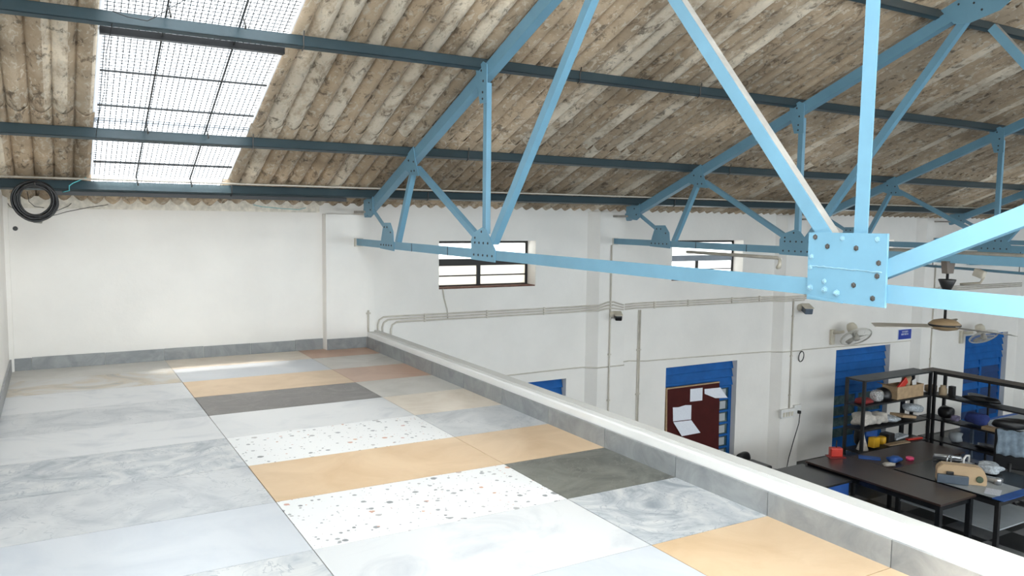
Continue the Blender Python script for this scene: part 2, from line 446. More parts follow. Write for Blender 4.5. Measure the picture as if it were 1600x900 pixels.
gw = ob('window_%d' % k, MB().box(XL-.14, XL-.08, ADD_GWIN[0], ADD_GWIN[1], ADD_GWIN[2], ADD_GWIN[2]+.06).box(XL-.14, XL-.08, ADD_GWIN[0], ADD_GWIN[1], ADD_GWIN[3]-.06, ADD_GWIN[3]).box(XL-.14, XL-.08, ADD_GWIN[0], ADD_GWIN[0]+.06, ADD_GWIN[2]+.06, ADD_GWIN[3]-.06).box(XL-.14, XL-.08, ADD_GWIN[1]-.06, ADD_GWIN[1], ADD_GWIN[2]+.06, ADD_GWIN[3]-.06), M['frame'], kind='structure')  # unseen gable window, added for light from behind the viewer
ob('pane', MB().box(XL-.112, XL-.108, ADD_GWIN[0]+.06, ADD_GWIN[1]-.06, ADD_GWIN[2]+.06, ADD_GWIN[3]-.06), M['skypane'], gw)
we = MB(); we.prism([(WY+.3, FZ), (WY+.3, ZS-.12), (RIDGE, ZS-SL*RIDGE), (YS-.2, ZS-.12), (YS-.2, FZ)], XE, XE+.2, 0)
wall_right = ob('wall_right', we, M['wall'], kind='structure')
# corner strip on the left wall
ob('trim_1', MB().box(XL, XL+.045, WY-.07, WY, 0, 1.95), M['wall'], wall_left)
# brick-and-plaster piers under the truss ends
def pier(name, x0, xf0, xf1, x1, yf, z0, z1):
    ob(name, MB().prism([(x0, WY), (xf0, yf), (xf1, yf), (x1, WY)], z0, z1, 2), M['wall'], wall_back)
pier('pier', 1.935, 1.95, 2.61, 2.62, .55, 0, 1.78)
for k, xc in enumerate((6.6, 10.87, 15.15, 19.4, 23.7, 28.0)):
    pier('pier', xc-.40, xc-.26, xc+.26, xc+.27, .517, FZ, 1.88)
# crumbling plaster bed where the wall meets the sheets
pb = MB()
for i in range(58):
    x = XL + i*.06; h = random.uniform(.0, .05)
    pb.box(x, x+.06, WY-.012-random.uniform(0, .01), WY+.02, 1.80, 1.93+h)
ob('plaster_edge', pb, M['plasterwhite'], wall_back)
# black disc standing for shade in a small pit of the plaster
ob('hole', MB().lathe([(.0, .0), (.022, .002), (.026, .004)], (-1.475, WY-.001, 1.575), (0, -1, 0), 9), M['rubber'], wall_back)

# ---- hall floor, chequered: built tile by tile where the photo shows it
floor_hall = ob('floor_hall', MB().box(XL, XE, YS, WY+.3, FZ-.1, FZ-.012), M['floordark'], kind='structure')
ft = {}
TS = .655
for i in range(0, 9):
    for j in range(-2, 6):
        x0 = 9.38+TS*i; y1 = -2.68-TS*j+TS*1
        m_ = M['floorgrey'] if (i+j) % 2 else M['floordark']
        mb = MB().box(x0+.002, x0+TS-.002, y1-TS+.002, y1-.002, FZ-.012, FZ)
        ob('floor_tile', mb, m_, floor_hall)

# ---- loft slab and its tiles
ex = 2.495
floor_loft = ob('floor_loft', MB().box(XL, ex+.0, -12.8, WY, -.16, -.013), M['grout'], kind='structure')
rows = ['stain stain sand', 'white', '', '']
LAY = [('sand', 'cream', 'terracotta'), ('stain', 'pale', 'sand'), ('white', 'beige', 'terracotta'),
       ('grey', 'mauve', 'sand'), ('white', 'white', 'cream'), ('swirl', 'terrazzo', 'grey'), ('grey', 'beige', 'beige'),
       ('pale', 'terrazzo', 'olive'), ('swirl', 'white', 'swirl'), ('grey', 'pale', 'beige'), ('pale', 'white', 'beige'),
       ('grey', 'beige', 'grey'), ('swirl', 'grey', 'white'), ('white', 'terrazzo', 'grey'), ('grey', 'pale', 'beige'), ('white', 'grey', 'grey')]
LAB = {'terrazzo': 'white terrazzo tile with dark chips', 'mauve': 'dark mauve slate tile', 'olive': 'dark olive grey slate tile',
       'beige': 'beige stone tile', 'terracotta': 'pale terracotta tile', 'cream': 'cream marble tile'}
G = .0026
for r, row in enumerate(LAY):
    y1 = WY if r == 0 else -.8*(r-1); y0 = -.8*r
    for c, (x0, x1) in enumerate(((XL, 0), (0, 1.6), (1.6, ex))):
        dz = random.uniform(-.0006, .0006)
        mb = MB().box(x0+G, x1-G, y0+G, y1-G, -.013, dz)
        ob('floor_tile', mb, T[row[c]], floor_loft, label=LAB.get(row[c]))
# skirtings
bb = ob('baseboard_back', MB().box(XL, 1.93, WY-.006, WY, 0, .135), M['cement'], kind='structure')
xs = [-1.575, -1.37, -.64, -.01, .44, 1.0, 1.56, 1.93]
for a, b in zip(xs, xs[1:]):
    ob('skirting_tile', MB().box(a+.003, b-.003, WY-.022, WY-.006, .0, .14+random.uniform(-.004, .004)), T['skirt'], bb)
ob('skirting_tile', MB().box(1.953, 2.485, .53, .55, 0, .142), T['skirt'], bb)
bl = ob('baseboard_left', MB().box(XL, XL+.006, -12.8, WY-.03, 0, .135), M['cement'], kind='structure')
for k in range(17):
    y1 = WY-.03-.8*k
    ob('skirting_tile', MB().box(XL+.006, XL+.022, y1-.797, y1-.003, 0, .14), T['skirt'], bl)
# low curb along the loft edge, hand-trowelled
cb = MB(); rn = random.Random(3); n = 90; prof = []
def curb_prof(y):
    j = lambda a: rn.uniform(-a, a)
    return [(2.507, 0), (2.507, .148), (2.512+j(.002), .196+j(.003)), (2.527+j(.003), .207+j(.002)), (2.69+j(.003), .203+j(.003)), (2.718+j(.007), .192+j(.004)), (2.72, -.35), (2.507, -.35)]
L = 8
ys = [WY+.0-i*(13.45/n) for i in range(n+1)]
pf = [curb_prof(y) for y in ys]
cb.add([(x, y, z) for y, P in zip(ys, pf) for x, z in P],
       [(i*L+k, i*L+(k+1) % L, (i+1)*L+(k+1) % L, (i+1)*L+k) for i in range(n) for k in range(L)] +
       [tuple(range(L)), tuple(n*L+k for k in range(L))])
curb = ob('trim_2', cb, M['curb'], kind='structure')
# greyer bare strip on the outer half of the curb's top
gs = MB(); rn2 = random.Random(5); q = []
for i, y in enumerate(ys):
    q += [(2.585+rn2.uniform(-.006, .006), y, .2075), (2.70, y, .2055)]
gs.add([(x, y, z+.001) for x, y, z in q] + [(x, y, z-.006) for x, y, z in q],
       [(2*i, 2*i+1, 2*i+3, 2*i+2) for i in range(n)] + [(2*n+2+2*i, 2*n+4+2*i, 2*n+5+2*i, 2*n+3+2*i) for i in range(n)] +
       [(2*i, 2*i+2, 2*n+4+2*i, 2*n+2+2*i) for i in range(n)] + [(2*i+1, 2*n+3+2*i, 2*n+5+2*i, 2*i+3) for i in range(n)])
ob('cement_strip', gs, M['cement'], curb)
br = ob('baseboard_right', MB().box(ex+.004, 2.507, -12.8, .52, 0, .135), M['cement'], kind='structure')
yb = [.52, 0]+[-.8*k for k in range(1, 17)]
for a, b in zip(yb, yb[1:]):
    ob('skirting_tile', MB().box(ex-.012, ex+.006, b+.003, a-.003, 0, .145+random.uniform(-.002, .002)), T['skirt'], br)

# ================================================================== the roof
P_ = .175
TS_ = (0, .025, .05, .08, .13, .22, .35, .5, .65, .78, .87, .92, .95, .975)
def corr(t):            # t in corrugations: broad rolls below, grooves above deepened so shade darkens them
    a = abs(math.sin(math.pi*t))
    d = abs(t-round(t))
    return .034*(.55*(1-2*a**.62)+.45*math.cos(2*math.pi*t)) + .028*math.exp(-(d/.05)**2)
def sheet_mesh(nc, ysz, fine=True, th=.009, x0=0):
    """corrugated sheet: nc rolls wide, cross sections at the given (y, z)"""
    ts = TS_ if fine else (0, .1, .3, .5, .7, .9)
    tt = [i+t for i in range(nc) for t in ts]+[nc]
    mb = MB(); W = len(tt)
    for up in (0, th):
        for y, z in ysz:
            for t in tt: mb.v.append((x0+t*P_, y, z+.034+up+corr(t)))
    m_ = len(ysz); o = m_*W
    for i in range(m_-1):
        for k in range(W-1):
            a = i*W+k
            mb.f.append((a, a+1, a+W+1, a+W)); mb.sm.append(True)
            mb.f.append((o+a, o+a+W, o+a+W+1, o+a+1)); mb.sm.append(True)
    for i in (0, m_-1):
        for k in range(W-1):
            a = i*W+k; mb.f.append((a, a+1, o+a+1, o+a)); mb.sm.append(False)
    for i in range(m_-1):
        for k in (0, W-1):
            a = i*W+k; mb.f.append((a, a+W, o+a+W, o+a)); mb.sm.append(False)
    return mb
def zs(y): return ZS - SL*y
# each row: cross sections from the eave end to the ridge end
EAVE = [(.86, 1.83), (-.12, zs(-.12)), (-1.38, zs(-1.38))]
MID = [(-1.17, zs(-1.17)+.032), (-3.0, zs(-3.0)+.026), (-4.86, zs(-4.86)+.026)]
TOPR = [(-4.60, zs(-4.60)+.06), (RIDGE+.02, zs(RIDGE+.02)+.05)]
BACKR = [(RIDGE-.02, zs(RIDGE+.02)+.02), (2*RIDGE-.86, 1.83)]
ceiling = empty('ceiling', (0, 0, 1.9)); setp(ceiling, kind='structure')
SX0, SX1 = -.745, .605
for row in (EAVE, MID, TOPR, BACKR):
    if row is BACKR:      # the far slope behind the viewer: wide runs between the added daylight strips
        for a, b in zip([XL-.03]+[q[1] for q in ADD_STRIP], [q[0] for q in ADD_STRIP]+[XE]):
            ob('roof_sheet', sheet_mesh(max(1, round((b-a)/P_+.3)), row, False, x0=a), M['roof'], ceiling, recalc=False)
        continue
    first = ob('roof_sheet', sheet_mesh(5, row, x0=-.74-5*P_), M['roof'], ceiling, recalc=False)
    if row is EAVE: ob('roof_sheet', sheet_mesh(8, [(.86, 1.83), (.10, zs(-.0)-.13)], x0=SX0-.03), M['roof'], ceiling, recalc=False)
    proto = ob('roof_sheet', sheet_mesh(6, row, x0=.60), M['roof'], ceiling, recalc=False)
    for k in range(1, 31):
        c = proto.copy(); COL.objects.link(c)
        c.location = (k*6*P_, 0, (k % 2)*.004)

# ---- skylight: sheet, bars and welded wire mesh

sky = empty('skylight', (-.07, -.2, 2.2), 'long wire-meshed skylight strip in the corrugated roof', 'skylight')
def slope_box(mb, x0, x1, y0, y1, off, th, f=zs):
    vs = []
    for z in (off, off+th):
        for y in (y0, y1):
            for x in (x0, x1): vs.append((x, y, f(y)+z))
    return mb.add(vs, [(0, 2, 3, 1), (4, 5, 7, 6), (0, 1, 5, 4), (2, 6, 7, 3), (0, 4, 6, 2), (1, 3, 7, 5)])
for y0, y1, lift in ((-.12, -1.3, .04), (-1.22, -4.8, .048), (-4.7, RIDGE, .056)):
    ob('pane', slope_box(MB(), SX0-.03, SX1+.03, y0, y1, lift, .004, (lambda y: zs(y) if y < 0 else ZS-.30*y)), M['meshpane'], sky)
for x in (-.33, .21):
    for y0, y1 in ((-.14, -1.10), (-1.10, -2.9), (-2.9, -4.6), (-4.6, RIDGE)):
        ob('bar', slope_box(MB(), x-.007, x+.007, y0, y1, .008, .014), M['darksteel'], sky)
for y in (-.45, -1.08, -1.56, -2.11, -3.45, -4.0, -4.55, -5.1, -5.65, -6.2):
    ob('bar', slope_box(MB(), SX0, SX1, y-.006, y+.006, .02, .013), M['darksteel'], sky)
ob('bar', MB().box(SX0-.02, SX1+.02, -2.69, -2.62, zs(-2.66)-.005, zs(-2.66)+.05), M['black'], sky, label='thick black cross bar')
wm = MB(); r_ = .0036
x = SX0+.02
while x < SX1:
    slope_box(wm, x-r_, x+r_, .1, RIDGE, .034, .0025); x += .046
y = -.02
while y > RIDGE:
    slope_box(wm, SX0, SX1, y-r_, y+r_, .036, .0025); y -= .043
ob('wire_mesh', wm, M['darksteel'], sky, kind='stuff')
for x, y in ((-.33, -1.30), (.21, -1.28), (-.33, -3.07), (.21, -3.05), (-.33, -.16), (.21, -.16)):
    z = zs(y)
    ob('hook_bolt', MB().tube([(x, y+.02, z+.02), (x+.006, y-.03, z-.02), (x+.012, y-.045, z-.06), (x+.015, y-.02, z-.075)], .008, 6), M['bolt'], sky)
# clear sheets over the daylight openings added in the unseen slope
def zb(y): return zs(2*RIDGE-y)
for x0, x1 in ADD_STRIP:
    s2 = empty('skylight', (x0, RIDGE-.5, 4.5), 'added daylight strip, unseen in the slope behind the viewer, '+('over the loft' if x0 < 0 else 'above the shelving' if x0 < 16 else 'at the far end of the hall'), 'skylight')
    for y0, y1 in ((RIDGE, -10.8), (-10.75, 2*RIDGE-.8)):
        ob('pane', slope_box(MB(), x0, x1, y0, y1, .045, .004, zb), M['skypane'], s2)
ob('ridge_cap', MB().prism([(RIDGE-.22, zs(RIDGE)-.02), (RIDGE, zs(RIDGE)+.09), (RIDGE+.22, zs(RIDGE)-.02), (RIDGE, zs(RIDGE)+.06)], XL-.05, XE, 0), M['roof'], ceiling)

# ---- purlins: channels running the length of the hall
PUR = [(-.10, 'lowest blue purlin, running just above the top of the white wall'),
       (-1.24, 'second blue purlin up from the wall, crossing below the skylight mesh'),
       (-2.98, 'third blue purlin up from the wall, under the thick black skylight bar'),
       (-4.69, 'fourth blue purlin, at the top of the picture near the far truss node'),
       (-6.35, 'topmost blue purlin, close below the roof ridge')]
ca, sa = math.cos(AN), math.sin(AN)
def chan(mb, y, zc, x0, x1, up=1, h=.1, fl=.05, t=.006):
    """channel section with its web square to the slope, flanges away from the viewer"""
    def pt(a, b):   # a: across the web (normal to roof), b: along the slope, + towards the wall
        return (y + b*ca + a*sa*up, zc - b*sa*up + a*ca)
    for a0, a1, b0, b1 in ((-h/2, h/2, 0, t), (h/2-t, h/2, 0, fl), (-h/2, -h/2+t, 0, fl)):
        mb.prism([pt(a0, b0), pt(a1, b0), pt(a1, b1), pt(a0, b1)], x0, x1, 0)
    return mb
for y, lab in PUR:
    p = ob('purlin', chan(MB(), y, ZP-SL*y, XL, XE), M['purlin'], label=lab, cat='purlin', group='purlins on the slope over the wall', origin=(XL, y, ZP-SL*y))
    if y > -4:
        for x in (.70, 3.45, 5.05, 8.6) if y < -2 else (.66, 3.1, 7.3):
            z = ZP-SL*y
            ob('hook_bolt', MB().tube([(x, y-.035, z+.075), (x, y-.012, z), (x, y-.02, z-.05), (x, y+.03, z-.075)], .006, 5), M['bolt'], p)
# ---- dark channel under the lowest purlin along the loft wall, and a cream conduit on the purlin
ob('steel_channel', MB().box(-1.09, 2.03, -.055, -.005, 1.935, 1.985).box(-1.09, 2.03, -.055, .005, 1.985, 1.990), M['black'],
   label='black steel channel between the lowest purlin and the loft wall', cat='beam', origin=(-1.09, -.03, 1.96))
ob('conduit', MB().tube([(XL+.02, -.165, 2.105), (.3, -.165, 2.105), (3.5, -.165, 2.104), (9, -.165, 2.105), (30, -.165, 2.105)], .011, 6), M['conduit'],
   label='thin cream conduit along the top edge of the lowest purlin', cat='conduit', origin=(XL, -.16, 2.1))

# ================================================================== trusses
XT = 2.35
TSP = [2.35, 6.6, 10.88, 15.15, 19.4, 23.7, 28.0]
def bar(mb, p, q, w, leg=0, side=1, t=.007, off=0, x0=None):
    """steel angle between (y,z) points: face of width w in the truss plane, leg turned back along x at one edge"""
    X = XT if x0 is None else x0
    p = Vector(p); q = Vector(q); d = (q-p).normalized(); n = Vector((-d.y, d.x))
    a, b = p+n*w/2, q+n*w/2; c, e = q-n*w/2, p-n*w/2
    mb.prism([tuple(a), tuple(b), tuple(c), tuple(e)], X, X+t, 0)
    if leg:
        g = n*(w/2)*side; h = n*(w/2-t)*side
        mb.prism([tuple(p+g), tuple(q+g), tuple(q+h), tuple(p+h)], X+t, X+leg, 0)
    return mb
root = empty('roof_truss', (XT, .5, 1.42), 'nearest blue steel roof truss, ending over the loft curb', 'truss', 'blue steel roof trusses')
zch = lambda y: 1.421 + (.036/7.25)*(y-.51)
def raf(y): return ZR - SL*y
ob('bottom_chord', bar(MB(), (.515, zch(.515)), (-14.4, zch(-7.8)-.01), .09, .075, 1), M['blue'], root)
ob('rafter', bar(MB(), (.22, raf(.22)-.02), (RIDGE, raf(RIDGE)), .115, .09, 1), M['blue'], root)
ob('rafter', bar(MB(), (RIDGE, raf(RIDGE)), (-14.4, raf(.28)), .115, .09, 1), M['blue'], root)
webs = [((-.10, 1.845), (-.55, 1.61), .06, .05, 1), ((-.875, 1.455), (-1.36, 2.33), .065, .06, 1), ((-1.47, 2.285), (-2.92, 1.55), .062, .05, -1),
        ((-3.06, 2.98), (-3.06, 1.60), .066, .05, -1), ((-3.20, 1.53), (-5.12, 3.93), .08, .065, 1), ((-6.93, 1.54), (-5.22, 3.60), .08, .06, 1),
        ((-7.045, raf(RIDGE)), (-7.03, 1.60), .075, .06, 1), ((-7.12, 1.49), (-11.05, 3.15), .084, .05, 1)]
for i, (p, q, w_, lg, sd_) in enumerate(webs):
    ob('web_member', bar(MB(), p, q, w_, lg, sd_), M['blue'], root)
# unpainted inner face of the long diagonal
d_ = MB(); p, q = Vector((-6.93, 1.54)), Vector((-5.22, 3.60)); dd = (q-p).normalized(); nn = Vector((-dd.y, dd.x))
g = nn*(.0405); h = nn*(.042)
d_.prism([tuple(p+g), tuple(q+g), tuple(q+h), tuple(p+h)], XT+.006, XT+.06, 0)
ob('primer_strip', d_, M['rawsteel'], root, label='unpainted grey edge of the long diagonal')
GUS = {'eave': [(.20, 1.965), (-.12, 2.005), (-.14, 1.80), (-.06, 1.755), (.02, 1.76), (.20, 1.86)],
       'g1': [(-.504, 1.682), (-.713, 1.684), (-.804, 1.58), (-.838, 1.352), (-.383, 1.368), (-.427, 1.503)],
       'g2': [(-2.864, 1.605), (-3.045, 1.662), (-3.121, 1.639), (-3.295, 1.456), (-3.292, 1.345), (-2.822, 1.352), (-2.819, 1.536)],
       'n1': [(-1.411, 2.526), (-1.447, 2.412), (-1.553, 2.198), (-1.376, 2.213), (-1.137, 2.302), (-1.23, 2.447)],
       'n2': [(-3.029, 3.178), (-3.103, 3.143), (-3.11, 2.799), (-2.973, 2.804), (-2.919, 2.969), (-2.89, 3.119)],
       'n3': [(-4.72, 3.86), (-5.55, 4.19), (-5.62, 3.98), (-5.30, 3.74), (-5.02, 3.68), (-4.86, 3.70)],
       'ridge': [(-6.62, 4.56), (-7.06, 4.74), (-7.5, 4.56), (-7.25, 4.40), (-6.85, 4.40)]}
BOLT = {'g1': [(-.53, 1.63), (-.62, 1.63), (-.73, 1.57)]+[(-.42-.085*k, 1.415) for k in range(5)],
        'g2': [(-3.03, 1.62), (-2.90, 1.56)]+[(-2.90-.085*k, 1.515) for k in range(4)]+[(-2.88-.09*k, 1.40) for k in range(5)],
        'n1': [(-1.42, 2.36), (-1.44, 2.26), (-1.36, 2.26), (-1.28, 2.38)], 'n2': [(-3.0, 3.10), (-3.04, 3.0), (-3.03, 2.90), (-3.03, 2.84)],
        'eave': [(0, 1.93), (-.05, 1.84)], 'n3': [(-4.9, 3.88), (-5.1, 3.97), (-5.05, 3.86), (-5.13, 3.78), (-5.32, 3.9), (-5.42, 4.06)], 'ridge': []}
def bolt(mb, y, z, x, r=.011, h=.008):
    return mb.lathe([(r*1.5, 0), (r*1.5, .003), (r, .0035), (r, h), (r*.8, h+.0015)], (x, y, z), (-1, 0, 0), 6, False)
for k, poly in GUS.items():
    gp = ob('gusset_plate', MB().prism(poly, XT-.010, XT-.001, 0), M['blue'], root)
    for y, z in BOLT[k]: ob('bolt', bolt(MB(), y, z, XT-.010, .008, .006), M['darksteel'], gp)
# the big splice plate in mid-span: upper and lower plate with a weld line
kg = ob('gusset_plate', MB().prism([(-6.733, 1.683), (-7.189, 1.685), (-7.194, 1.327), (-6.738, 1.329)], XT-.016, XT-.001, 0), M['blue'], root, label='large square bolted splice plate')
wd = MB(); rn = random.Random(9)
wd.tube([(XT-.017, -6.745-.0152*k, 1.508+rn.uniform(-.002, .002)-.0004*k) for k in range(29)], [rn.uniform(.0025, .005) for k in range(29)], 5)
ob('weld_seam', wd, M['boltp'], kg)
ob('lip', MB().prism([(-6.745, 1.352), (-6.96, 1.338), (-6.96, 1.326), (-6.745, 1.340)], XT-.020, XT-.016, 0), M['blue'], kg)
def kp(u, v):   # position on the plate from its left-top corner, in fractions
    return (-6.735-.457*u, 1.684-.356*v)
for u, v, big in ((.09, .07, 0), (.45, .08, 1), (.88, .08, 1), (.26, .2, 0), (.63, .21, 0), (.05, .36, 1), (.91, .4, 0), (.04, .52, 1), (.9, .58, 0), (.24, .71, 1), (.62, .73, 0), (.05, .82, 2), (.25, .83, 2), (.41, .86, 2), (.86, .89, 0)):
    y, z = kp(u, v)
    mb = bolt(MB(), y, z, XT-.016, .0095 if big < 2 else .012, .006 if big < 2 else .014)
    if big == 2: mb.lathe([(.006, 0), (.006, .010)], (XT-.028, y, z), (-1, 0, 0), 6)
    ob('bolt', mb, M['bolt'] if big == 0 else M['boltp'], kg)
# splice joints on the bottom chord
for y in (-1.35, -2.28):
    ob('joint_cover', MB().box(XT-.004, XT-.0005, y-.004, y+.004, zch(y)-.045, zch(y)+.045), M['darksteel'], root)
ob('wall_cleat', MB().box(XT-.02, XT+.09, .505, .552, 1.36, 1.47), M['conduit'], root)
ob('wall_cleat', MB().box(XT-.02, XT+.09, .16, .552, 1.80, 1.83), M['rawsteel'], root)
TL = ['second blue roof truss along the hall, behind the nearest one', 'third blue roof truss, its ends behind the large splice plate',
      'fourth blue roof truss, deep in the hall before the fan', 'fifth blue roof truss, far down the hall', 'sixth blue roof truss, near the far end',
      'seventh blue roof truss, the last before the end wall']
for x, lab in zip(TSP[1:], TL):
    dup(root, (x, .5, 1.42), label=lab)

# ================================================================== windows in the back wall
def window(n, x0, x1, z0, z1, fm, wall_view):
    """steel window set back in its opening"""
    yb = WY+.25; xr = x1-.0
    w_ = ob('window_%d' % n, MB().box(x0, x1, yb-.012, yb+.03, z1-.04, z1).box(x0, x1, yb-.012, yb+.03, z0, z0+.035)
            .box(x0, x0+.03, yb-.012, yb+.03, z0+.035, z1-.04).box(x1-.04, x1, yb-.012, yb+.03, z0+.035, z1-.04), M['frame'], kind='structure')
    zm = z0+.36*(z1-z0)+.12
    ob('transom', MB().box(x0+.03, x1-.04, yb-.02, yb+.02, zm-.05, zm+.05), fm, w_)
    xm = x0+(x1-x0)*.47
    ob('mullion', MB().box(xm-.03, xm+.03, yb-.02, yb+.02, z0+.035, zm-.05), M['frame'], w_)
    zt = (z0+zm)/2-.015
    ob('glazing_bar', MB().box(x0+.03, xm-.03, yb-.01, yb+.01, zt-.009, zt+.009), M['frame'], w_)
    ob('glazing_bar', MB().box(xm+.03, x1-.04, yb-.01, yb+.01, zt-.009, zt+.009), M['frame'], w_)
    for a, b, c, d in ((x0+.03, x1-.04, zm+.05, z1-.04), (x0+.03, xm-.03, z0+.035, zt-.009), (x0+.03, xm-.03, zt+.009, zm-.05), (xm+.03, x1-.04, z0+.035, zt-.009), (xm+.03, x1-.04, zt+.009, zm-.05)):
        ob('pane', MB().box(a, b, yb-.002, yb+.002, c, d), M['panewall'] if wall_view and c < zm else M['pane'], w_)
    ob('sill', MB().box(x0+.002, x1-.002, WY+.01, yb-.012, z0, z0+.018), M['rust'], w_)
window(1, *OPEN[0], M['frame'], True)
window(2, *OPEN[1], M['framelit'], False)
window(3, *OPEN[2], M['framelit'], False)

# ================================================================== blue doors
def door(n, x0, x1, z0, z1, lower='grid', nt_=4):
    yb = WY+.115
    d = ob('door_%d' % n, MB().box(x0, x1, yb+.03, yb+.06, z0, z1), M['doordark'], kind='structure')
    h = .155
    for k in range(nt_):
        zt = z1-.012-k*h
        ob('slat', MB().prism([(yb+.008, zt), (yb+.03, zt), (yb+.03, zt-h+.004), (yb-.030, zt-h+.012), (yb-.030, zt-h+.022)], x0+.006, x1-.006, 0), M['doorblue'], d)
    zl = z1-.012-nt_*h
    for xa, xb in ((x0+.006, x0+.07), (x1-.075, x1-.006), ((x0+x1)/2-.04, (x0+x1)/2+.04)):
        ob('stile', MB().box(xa, xb, yb-.006, yb+.03, z0+.01, zl), M['doorblue'], d)
    k = 0; z = zl
    while z > z0+.3:
        if lower == 'louvre':
            for xa, xb in ((x0+.07, (x0+x1)/2-.04), ((x0+x1)/2+.04, x1-.075)):
                ob('louvre', MB().prism([(yb+.028, z-.01), (yb+.03, z-.02), (yb-.004, z-.17), (yb-.010, z-.16)], xa, xb, 0), M['doordark' if k % 3 else 'doorblue'], d)
            z -= .17
        else:
            for xa, xb in ((x0+.07, (x0+x1)/2-.04), ((x0+x1)/2+.04, x1-.075)):
                ob('rail', MB().box(xa, xb, yb-.004, yb+.03, z-.035, z), M['doorblue'], d)
                ob('pane', MB().box(xa, xb, yb+.018, yb+.024, z-.225, z-.035), M['doorglass'], d)
            z -= .225
        k += 1
    ob('panel', MB().box(x0+.07, x1-.075, yb, yb+.03, z0+.01, z), M['doorblue'], d)
    return d
door(1, *OPEN[3], 'louvre', 4)
d1 = door(2, *OPEN[4], 'grid', 3)
d2 = door(3, *OPEN[5], 'grid', 6)
door(4, *OPEN[6], 'louvre', 4)
# glass strip at the right of the notice-board door
for k in range(7):
    ob('pane', MB().box(9.30, 9.44, WY+.100, WY+.108, -1.46-.225*k+.03, -1.46-.225*k+.17), M['whitetop'], d1)

# notice board leaning in the doorway, with papers
nbr = empty('notice_board', (8.6, .6, FZ), 'dark brown notice board leaning before the blue door', 'board')
def lean(x, z, y0=.61, dy=0): return (x, y0 + (z+2.9)*.03 + dy, z)
def slab(mb, x0, x1, z0, z1, dy0, dy1):
    vs = [lean(x, z, dy=d) for d in (dy0, dy1) for z in (z0, z1) for x in (x0, x1)]
    return mb.add(vs, [(0, 1, 3, 2), (4, 6, 7, 5), (0, 4, 5, 1), (2, 3, 7, 6), (0, 2, 6, 4), (1, 5, 7, 3)])
ob('board_panel', slab(MB(), 7.94, 9.17, -2.9, -1.135, 0, .03), M['brownboard'], nbr)
ob('edge_strip', slab(MB(), 7.94, 9.17, -1.135, -1.115, -.006, .034), M['card'], nbr)
ob('edge_strip', slab(MB(), 7.92, 7.94, -2.9, -1.115, -.006, .034), M['card'], nbr)
def sheetpaper(pts, dy, label):
    mb = MB(); n = len(pts)
    vs = [lean(x, z, dy=dy-.004-e) for x, z, e in pts] + [lean(x, z, dy=dy-.002-e) for x, z, e in pts]
    fs = [tuple(range(n)), tuple(range(2*n-1, n-1, -1))]+[(i, (i+1) % n, n+(i+1) % n, n+i) for i in range(n)]
    mb.add(vs, fs)
    return ob('paper', mb, M['paper'], label=label, cat='paper', group='papers on the notice board', origin=lean(pts[0][0], pts[0][1]))
sheetpaper([(8.465, -1.405, 0), (8.753, -1.412, 0), (8.759, -1.185, 0), (8.471, -1.182, 0)], 0, 'square white paper pinned upright near the top of the brown board')
sheetpaper([(8.81, -1.30, 0), (9.04, -1.395, .03), (9.31, -1.41, .06), (9.17, -1.218, .02), (8.806, -1.215, 0)], 0, 'curled white paper sticking out past the right edge of the brown board')
sheetpaper([(8.08, -1.71, 0), (8.494, -1.722, 0), (8.498, -1.47, 0), (8.36, -1.455, 0), (8.20, -1.475, 0), (8.07, -1.465, 0)], 0, 'upper folded printed sheet at the left of the brown board')
sheetpaper([(8.08, -1.722, .005), (8.236, -1.977, .05), (8.671, -1.970, .05), (8.494, -1.735, .005)], 0, 'lower printed sheet hanging slanted under the folded one')

# ================================================================== conduits on the back wall
cd = empty('conduit_run', (2.6, WY-.01, .3), 'bundle of cream conduits running along the wall below the windows', 'conduit')
CR = .0125
for k, z in enumerate((.385, .345, .305)):
    xs_ = [2.70+.035*k+.03*k*k]
    x0 = xs_[0]
    pts = [(x0, WY-.012, .02), (x0, WY-.012, z-.10), (x0+.02, WY-.012, z-.04), (x0+.08, WY-.012, z-.005), (x0+.16, WY-.012, z), (5.9, WY-.012, z-.005),
           (6.17, WY-.012, z), (6.33, .50, z+.015), (6.5, .50, z+.06-.01*k), (6.62, .50, z+.065-.012*k), (6.8, .50, z+.01), (6.88, .55, z), (6.96, WY-.012, z-.01), (7.2, WY-.012, z), (10.4, WY-.012, z-.01), (10.60, .50, z-.01),
           (11.13, .50, z-.01), (11.2, WY-.012, z), (14.7, WY-.012, z), (14.9, .50, z), (15.4, .50, z), (15.5, WY-.012, z), (30, WY-.012, z)]
    ob('conduit', MB().tube(pts, CR, 6), M['conduit'], cd)
for x in (3.4, 4.4, 5.4, 7.6, 8.35, 9.4, 10.1):
    ob('clip', MB().box(x-.012, x+.012, WY-.028, WY, .285, .40), M['conduit'], cd)
c2 = empty('conduit_run', (7.2, WY-.01, -.66), 'single cream conduit running low along the wall above the blue doors', 'conduit')
pts = [(3.0, WY-.01, -.60), (3.9, WY-.01, -.62), (5.8, WY-.01, -.60), (6.15, WY-.01, -.60), (6.33, .505, -.60), (6.86, .505, -.60), (6.92, WY-.01, -.58), (7.1, WY-.01, -.57), (7.4, WY-.01, -.60), (8.6, WY-.01, -.62),
       (9.8, WY-.01, -.645), (10.4, WY-.01, -.66), (10.6, .505, -.66), (11.13, .505, -.67), (11.25, WY-.01, -.69), (11.9, WY-.01, -.70), (14.2, WY-.01, -.735), (14.6, WY-.01, -.74), (14.75, WY-.01, -.74)]
ob('conduit', MB().tube(pts, .011, 6), M['conduit'], c2)
